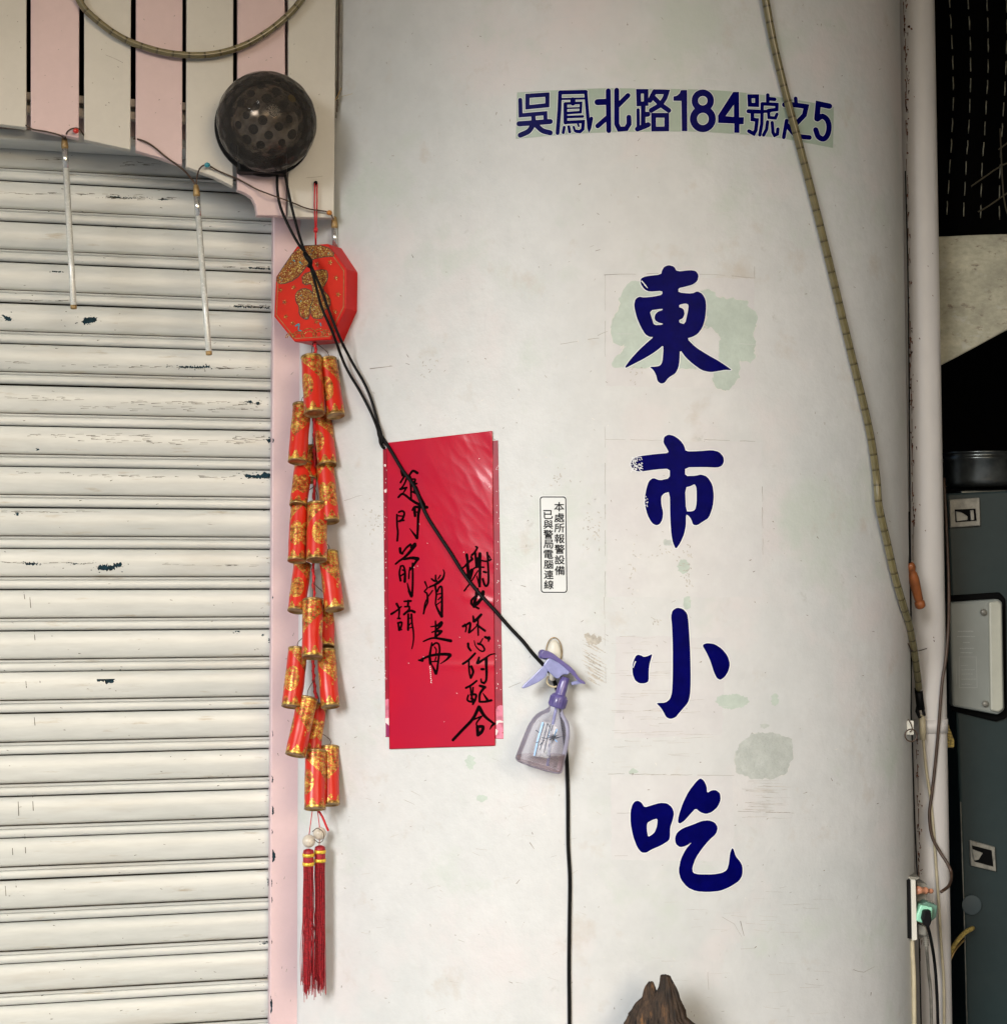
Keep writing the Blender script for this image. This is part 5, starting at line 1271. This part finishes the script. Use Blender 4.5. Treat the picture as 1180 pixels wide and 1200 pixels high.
# ---------------------------------------------------------------- driftwood
dw = thing('driftwood', 'dark weathered driftwood stump with a split tip standing against the column', 'driftwood', P(775, 1195, -70))
def trunk(outl, d0, yb, seed):
    V, F = [], []; seg = 120
    rows = []
    for (yy, xl, xr) in outl: rows.append((yy, xl, xr))
    m = len(rows)
    R_ = []
    for (a, b) in zip(rows, rows[1:]):
        k = max(1, int((b[0] - a[0]) / 2.2)) if b[0] < 1230 else max(1, int((b[0] - a[0]) / 12))
        for i in range(k): R_.append(tuple(a[q] + (b[q] - a[q]) * i / k for q in range(3)))
    R_.append(rows[-1])
    for yy, xl, xr in R_:
        c = P((xl + xr) / 2, yy, d0); rx = (xr - xl) / 2 * U
        for s in range(seg):
            a = 2 * math.pi * s / seg
            g = noise.ridged_multi_fractal(Vector((math.cos(a) * 4.5, math.sin(a) * 4.5 + seed, yy * .022)), .9, 2.2, 5, 1, 2) - 1.2
            g2 = noise.noise(Vector((math.cos(a) * 9, math.sin(a) * 9, yy * .03 + seed)))
            g3 = noise.ridged_multi_fractal(Vector((math.cos(a) * 11, math.sin(a) * 11 + seed, yy * .05)), .9, 2.2, 3, 1, 2) - 1.2
            k = .93 + .15 * g + .09 * g2 + .07 * g3
            V.append(c + Vector((math.cos(a) * rx * k, math.sin(a) * rx * .75 * k, .002 * g2)))
    n_ = len(R_)
    for i in range(n_ - 1):
        for s in range(seg): F.append((i * seg + s, i * seg + (s + 1) % seg, (i + 1) * seg + (s + 1) % seg, (i + 1) * seg + s))
    F.append(tuple(range(seg))); F.append(tuple(range((n_ - 1) * seg, n_ * seg))[::-1])
    return V, F
A = trunk([(1151, 760.5, 765), (1153, 759, 766.5), (1157, 756, 768), (1163, 753.5, 770), (1170, 751.5, 776), (1176, 746, 782), (1182, 742, 788), (1190, 737, 795), (1200, 733, 800), (1240, 725, 815), (1400, 700, 850), (1760, 690, 880)], -62, 0, 1)
B = trunk([(1143.4, 774.5, 783), (1145, 773.8, 786), (1150, 773, 788), (1158, 771.5, 792.5), (1166, 768, 796), (1174, 764, 799), (1184, 762, 803), (1192, 760, 806), (1198, 760, 813), (1206, 758, 822), (1240, 755, 840), (1400, 745, 870), (1760, 730, 900)], -72, 0, 5)
fixn(add('stump', *merge([A, B]), m_drift, dw, smooth=True))

# ---------------------------------------------------------------- downpipe and the things on it
pp = thing('pvc_downpipe', 'pinkish white plastic downpipe standing in the corner right of the column', 'pipe', P(1096, 1190, 300))
def pcx(y): return 1073.4 + .0168 * y
tube('pipe_wall', [P(pcx(y), y, 300) for y in (-480, 0, 400, 800, 1200, 1850)], 24.6 * U, m_pipe, pp, 40)
cl_ = []
for y in (842, 857): pass
y = 850
tube('pipe_clip', [P(pcx(y) + 0, y - 8, 300), P(pcx(y), y + 8, 300)], 25.8 * U, m_pipe, pp, 40)
box('clip_tab', P(1064, 853, 178), Vector((7 * U, 0, 0)), Vector((0, 2 * U, 0)), Vector((0, 0, 9 * U)), m_cream, pp, .001)
def pr(x, y, o_=.2):                  # on the pipe's face
    c = P(pcx(y), y, 300); s = (P(x, y, 300).x - c.x); r = 24.6 * U
    s = max(-r * .98, min(r * .98, s)); return Vector((c.x + s, c.y - math.sqrt(r * r - s * s) - o_ * .001, c.z))
ru = []
for i in range(150):
    y = random.choice([random.uniform(0, 150), random.uniform(0, 700), random.uniform(380, 620), random.uniform(850, 1100)])
    x = pcx(y) - 17.5 + abs(random.gauss(0, 1.8)); l = random.uniform(.5, 5)
    ru.append(stroke_vf([(x, y), (x + random.uniform(-.6, .8), y + l)], random.uniform(.5, 1.7), .4, pr))
for x, y, w_ in ((1061, 36, 3), (1063.5, 39, 2.2), (1060, 62, 1.6), (1060, 120, 2), (1066.5, 118, .8), (1060, 182, 1.8), (1064, 398, 1.2), (1088, 300, .9), (1082, 315, .8), (1088, 349, 1), (1072.5, 399, 1.3), (1079, 622, 1), (1070, 448, 1), (1073, 592, 1), (1089, 750, 1.2), (1088.5, 746, 1)):
    ru.append(stroke_vf([(x, y), (x + .6, y + 1)], w_, w_ * .6, pr))
for i in range(70):                # broken rusty seam along the joint
    y = i * 16 + random.uniform(-6, 6); l = random.uniform(6, 22)
    if 650 < y < 860: continue
    x = pcx(y) - 17.2 + random.uniform(-.4, 1.0)
    ru.append(stroke_vf([(x, y), (x + .1, y + l * .5), (x + .0168 * l, y + l)], random.uniform(.4, 1.1), .3, pr))
for i in range(16): ru.append(stroke_vf([(1054 + i * 1.1, 1 + random.uniform(-2, 3)), (1055 + i * 1.1, 3 + random.uniform(-2, 3))], 2.2, 1.2, pr if i > 5 else (lambda x, y: cp_(min(x, 1052), y, .3))))
add('rust_stains', *merge(ru), m_rust, pp, kind='stuff')
for (x, y, lab_) in ((0, 0, 0),): pass
sw = thing('corner_wire', 'thin dark wire running down the joint between column and pipe, with a ring', 'wire', P(1068, 860, 185))
tube('wire', [P(1061, 200, 250), P(1064, 330, 250), P(1065.5, 480, 250), P(1066.5, 640, 250), P(1067.8, 760, 225), P(1067.5, 830, 200), P(1069, 870, 195), P(1071, 940, 205), P(1073.5, 1000, 215), P(1075.5, 1040, 225), P(1077, 1100, 230), P(1080, 1230, 230)], .95 * U, m_ink, sw, 6, 6)
tube('ring', [P(1067.5 + 7 * math.cos(a * math.pi / 12), 862 + 7.2 * math.sin(a * math.pi / 12), 160) for a in range(25)], .85 * U, m_wire, sw, 6)
tube('wire_twist', [P(1064, 843, 172), P(1067, 848, 172), P(1069, 855, 174), P(1066, 858, 174)], .7 * U, m_wire, sw, 5, 3)
# file with a wooden handle stuck in the joint
hf = thing('wood_handled_file', 'turned orange wood handle of a file pushed into the joint beside the pipe', 'tool', P(1077, 713, 262))
A = P(1066, 660, 205); B = P(1079, 712.5, 226); ax = (B - A); L_ = ax.length
lathe('handle', A, ax, [(0, 4.2 * U), (.002, 5.4 * U), (.008, 6.4 * U), (.012, 5.6 * U), (.0155, 4.6 * U), (.019, 6.0 * U), (.028, 7.0 * U), (.040, 6.6 * U), (L_ - .015, 5.6 * U), (L_ - .013, 4.7 * U), (L_ - .011, 6.6 * U), (L_ - .003, 6.8 * U), (L_, 4.6 * U)], m_wood, hf, 18)
tube('blade', [P(1065.5, 600, 250), P(1065, 640, 230), A], lambda t: (1.2 + t) * U, m_ink, hf, 6)
# brown wire and its plug
bwz = thing('brown_extension_wire', 'brown flat wire looping down the pipe into a salmon plug', 'wire', P(1112, 650, 300))
tube('wire', [P(1106, 560, 330), P(1110, 640, 320), P(1112, 700, 300), P(1111, 740, 285), P(1108, 775, 278), P(1104, 800, 274), P(1100, 850, 272), P(1096.5, 890, 272), P(1092, 930, 270), P(1089, 955, 268), P(1092, 980, 266), P(1101, 998, 262), P(1110, 1012, 256), P(1115, 1025, 250), P(1112, 1038, 220), P(1103, 1045.5, 199)], 2.1 * U, m_wire, bwz, 8, 6)
lathe('plug', P(1074.5, 1043.5, 170), P(1104, 1045.5, 200) - P(1074.5, 1043.5, 170), [(0, 5.5 * U), (6 * U, 4.8 * U), (14 * U, 3.2 * U), (15 * U, 4.6 * U), (18 * U, 4.4 * U), (19 * U, 2.8 * U), (25 * U, 2.4 * U), (26 * U, 3.2 * U), (29 * U, 3.2 * U), (30 * U, 1.6 * U)], m_copper, bwz, 16)
# socket strip
so = thing('socket_strip', 'cream and black socket strip fixed where the column meets the pipe', 'socket strip', P(1068, 1103, 240))
def ob(name, q, d, th_, mat, par, bv=.001):
    A = [P(x, y, d) for x, y in q]; B = [p + Vector((0, th_ * U, 0)) for p in A]; n_ = len(A)
    o = fixn(add(name, A + B, [tuple(range(n_)), tuple(range(2 * n_ - 1, n_ - 1, -1))] + [(i, (i + 1) % n_, (i + 1) % n_ + n_, i + n_) for i in range(n_)], mat, par))
    if bv: bevel(o, bv, 2)
    return o
ob('strip_back', [(1060, 1032), (1067, 1031), (1069, 1101), (1062, 1100)], 165, 60, m_black, so)
ob('strip_front', [(1067.6, 1031), (1073, 1031.5), (1075, 1102), (1069, 1103)], 162, 60, m_cream, so)
ob('strip_face', [(1074, 1034), (1086, 1036), (1087, 1098), (1075.5, 1101)], 190, 60, m_grey, so)
ob('strip_top', [(1062, 1030), (1066, 1027.5), (1079, 1029), (1074, 1032)], 170, 40, m_plate, so)
tube('supply_cable', [P(1069, 1098, 178), P(1069, 1115, 178), P(1070.5, 1140, 178), P(1071, 1175, 178), P(1072, 1300, 178)], 3.1 * U, m_creamcord, so, 10, 5)
mg = thing('mint_adapter', 'mint green plug adapter with a black plug in the socket strip', 'plug adapter', P(1086, 1083, 232))
ob('adapter_face', [(1079, 1061), (1093, 1064), (1092, 1079), (1087, 1084), (1074, 1080), (1074.5, 1072)], 160, 14, m_mint, mg, .002)
ob('adapter_body', [(1076, 1062), (1086, 1057), (1099, 1062), (1097, 1076), (1088, 1083), (1076, 1078)], 172, 20, m_mintd, mg, .002)
ob('black_plug', [(1083, 1068), (1091, 1067.5), (1092, 1080), (1089, 1088), (1084, 1086), (1081, 1078)], 150, 12, m_ink, mg, .002)
tube('black_cable', [P(1087, 1086, 154), P(1090, 1098, 170), P(1094, 1120, 222), P(1097, 1150, 228), P(1099, 1200, 232), P(1100, 1300, 236)], 2.1 * U, m_black, mg, 8, 5)
gp = thing('grey_plug', 'grey rubber plug with ribbed strain relief below the mint adapter', 'plug', P(1084, 1110, 234))
ob('plug_body', [(1075.5, 1083), (1085, 1087), (1087, 1096), (1084, 1098), (1076, 1096)], 174, 18, m_grey, gp, .002)
lathe('strain_relief', P(1084.5, 1095, 180), Vector((.05, 0, -1)), [q for i in range(6) for q in ((i * 2.6 * U, 3.4 * U), (i * 2.6 * U + 1.5 * U, 3.4 * U), (i * 2.6 * U + 1.6 * U, 2.4 * U), (i * 2.6 * U + 2.5 * U, 2.4 * U))], m_grey, gp, 12, False)
tube('grey_cable', [P(1085.5, 1108, 180), P(1088, 1140, 238), P(1091, 1175, 240), P(1092.5, 1300, 242)], 2.0 * U, m_grey, gp, 8, 5)

# ---------------------------------------------------------------- dark recess on the right
nw = thing('black_net_curtain', 'black net curtain with rows of pale stitched cords hanging in the recess', 'net curtain', P(1140, 272, 430))
def netd(x, y): return 430 + 14 * math.sin(x * .07 + y * .004) + 6 * math.sin(y * .02)
V, F = [], []
nx_, ny_ = 40, 30
for jn in range(ny_ + 1):
    for i in range(nx_ + 1):
        x = 1085 + i * 12; y = -420 + jn * (694 / ny_); V.append(P(x, y, netd(x, y)))
for jn in range(ny_):
    for i in range(nx_): k_ = jn * (nx_ + 1) + i; F.append((k_, k_ + nx_ + 1, k_ + nx_ + 2, k_ + 1))
add('net_sheet', V, F, m_net, nw, smooth=True)
def xw(x0, y, ph): return x0 + 4.5 * math.sin((y + ph) * .0155) - 1.5
for c, (x0, ph) in enumerate(((1114, 0), (1134.5, 20), (1155, 45), (1177, 70), (1199, 90), (1221, 60))):
    for i in range(13):
        y = -32 + i * 24.3 + c * 2
        if y > 256: continue
        tube('cord_stitch', [P(xw(x0, y + q, ph) + random.uniform(-.3, .3), y + q, netd(x0, y) - 4 - (3 if 0 < q < 16 else 0)) for q in (0, 5, 10, 16)], .95 * U, m_thread, nw, 5)
for l in ([(1170, 175), (1190, 160)], [(1146, 248), (1160, 240), (1200, 212)], [(1138, 218), (1175, 193), (1200, 185)], [(1172, 150), (1176, 230), (1185, 262)]):
    tube('loose_cord', [P(x, y, 405) for x, y in l], 1.3 * U, M('dull_brown_cord', (.05, .04, .02), .8), nw, 5, 3)
cb = thing('concrete_beam', 'mottled concrete beam with a slanting haunch behind the pipe', 'beam', P(1140, 400, 380))
q = [(1085, 277.5), (1135, 275), (1200, 273), (1520, 268), (1520, 296), (1300, 330), (1180, 386.5), (1150, 403), (1122, 418), (1085, 437)]
o = ob('beam', q, 380, 240, m_conc, cb, .003)

ca_ = thing('steel_cabinet', 'dark teal steel cabinet with latches standing in the recess', 'cabinet', P(1150, 1200, 420))
def fa(x, y, d=420): return P(x, y, d)
q = [(1109, 578), (1300, 570), (1500, 566), (1500, 1500), (1143, 1500), (1133, 1200), (1127, 1000), (1119, 800)]
ob('cabinet_body', q, 420, 420, m_cab, ca_, .004)
box('cabinet_base', P(1320, 1640, 600), Vector((210 * U, 0, 0)), Vector((0, 190 * U, 0)), Vector((0, 0, 175 * U)), m_cab, ca_)
tube('edge_highlight', [P(1125.5, 940, 417), P(1130, 1080, 417), P(1133.5, 1220, 417)], .9 * U, m_plate, ca_, 6)  # pale line painting the highlight along the cabinet's front edge
def latch(x0, y0, x1, y1, tl_):
    p = ob('latch_plate', [(x0, y0 + tl_), (x1, y0), (x1 + 1, y1), (x0 + 1, y1 + tl_)], 413, 8, m_plate, ca_, .0015)
    return p
l1 = latch(1112.5, 583, 1148, 616, 2.5)
ob('slot', [(1119, 597), (1143, 596), (1144.5, 610), (1120, 612)], 411.6, 3, m_cabd, l1, 0)
ob('wedge', [(1120, 599), (1127, 600.5), (1134, 605), (1134, 609.5), (1121, 611)], 409, 3, m_plate, l1, .001)
ob('catch', [(1137, 598), (1141, 597.5), (1142, 609), (1138, 610)], 408, 4, m_plate, l1, .001)
l2 = ob('latch_plate', [(1136.5, 985), (1166, 993), (1167.5, 1022), (1138, 1015)], 413, 8, m_plate, ca_, .0015)
ob('slot', [(1139, 991), (1162, 997), (1164, 1016), (1142, 1010)], 411.6, 3, m_cabd, l2, 0)
ob('wedge', [(1138.5, 995), (1152, 1000), (1147, 1008), (1142, 1009)], 409, 3, m_plate, l2, .001)
lathe('round_label', P(1138.5, 1061, 416), Vector((0, -1, 0)), [(0, 14 * U), (.001, 14 * U), (.0012, 13 * U)], M('dull_blue_disc', (.04, .06, .066), .5), ca_, 24)
for o in (bpy.data.objects[ca_.name],): pass
ct = thing('control_box', 'pale grey green control box with screws and faded print on the cabinet', 'control box', P(1148, 838, 400))
ob('recess_frame', [(1112, 698), (1172, 694), (1179, 702), (1181, 842), (1168, 846), (1114, 833)], 412, 7, m_cabd, ct, .004)
ob('box_cover', [(1112.6, 706), (1170, 702), (1175, 706), (1177.5, 832), (1170, 838), (1116, 828)], 394, 20, m_ctrl, ct, .004)
ob('side_ridge', [(1159, 706), (1170, 704), (1174, 708), (1176, 831), (1170, 835), (1161, 833)], 389, 8, m_ctrlr, ct, .003)
for x, y in ((1152.5, 717.5), (1154.5, 825)):
    lathe('screw', P(x, y, 391), Vector((0, -1, 0)), [(0, 4.6 * U), (.001, 4.6 * U), (.003, 2.5 * U), (.0032, .1 * U)], m_plate, ct, 14)
pv = []
def cpn(x, y): return P(x, y, 393.3)
for y_, x0, x1 in ((740, 1123, 1141), (746, 1122, 1142), (753, 1129, 1136), (760, 1125, 1141), (765, 1126, 1139), (780, 1126, 1134), (785, 1127, 1143), (790, 1127, 1140), (796, 1127, 1144), (802, 1127, 1138)):
    x = x0
    while x < x1:
        l = random.uniform(.8, 2.6); pv.append(stroke_vf([(x, y_), (min(x + l, x1), y_ + random.uniform(-.4, .4))], 1.2 if y_ < 770 else .6, .8 if y_ < 770 else .5, cpn, sm=False)); x += l + random.uniform(.8, 1.4)
for a, b in (((1124, 770), (1144, 770)), ((1124, 770), (1124, 806)), ((1144, 770), (1145, 806)), ((1124, 806), (1145, 806)), ((1120, 775), (1121, 802))): pv.append(stroke_vf([a, b], .4, .4, cpn, sm=False))
add('faded_print', *merge(pv), m_print, ct, kind='stuff')
pt = thing('steel_pot', 'shiny steel pot with a ridged rim on top of the cabinet', 'pot', P(1150, 572, 480))
c0_ = P(1148, 572, 480); r_ = 50 * U
lathe('pot_body', c0_, Vector((0, 0, 1)), [(0, .86 * r_), (.004, .97 * r_), (.012, r_), (.048, r_), (.050, 1.04 * r_), (.053, 1.04 * r_), (.055, .99 * r_), (.060, .99 * r_), (.061, 1.03 * r_), (.064, 1.03 * r_), (.0642, .6 * r_)], m_pot, pt, 48)
ob('tray', [(1126, 575), (1300, 571), (1300, 578), (1126, 581)], 424, 100, m_pot, pt, .002)
ys = thing('mesh_sponge', 'yellow meshed sponge strip wedged behind the pipe at its clip', 'sponge', P(1112, 876, 330))
sg = ob('sponge_block', [(1104, 838), (1108, 840), (1118.5, 868), (1118.5, 876), (1108, 877), (1104, 872)], 326, 12, m_yel, ys, .002)
sl_ = []
for i in range(9):
    y = 842 + i * 4; sl_.append(stroke_vf([(1105, y), (min(1117, 1107 + (y - 836) * .4), y + 3)], .5, .5, lambda x, y: P(x, y, 325.4), sm=False))
add('mesh_lines', *merge(sl_), m_wire, sg)
yc = thing('yellow_strap', 'short yellow strap bent out of the dark gap beside the cabinet', 'strap', P(1122, 1110, 380))
tube('strap', [P(1105, 1145, 372), P(1112, 1122, 372), P(1119, 1107, 376), P(1130, 1094, 384), P(1140, 1088, 400)], 3.3 * U, m_yel, yc, 8, 5)
tube('strap_fold', [P(1106, 1141, 368), P(1113, 1127, 368), P(1120, 1113, 372), P(1130, 1102, 380)], 1.4 * U, m_goldm, yc, 6, 5)
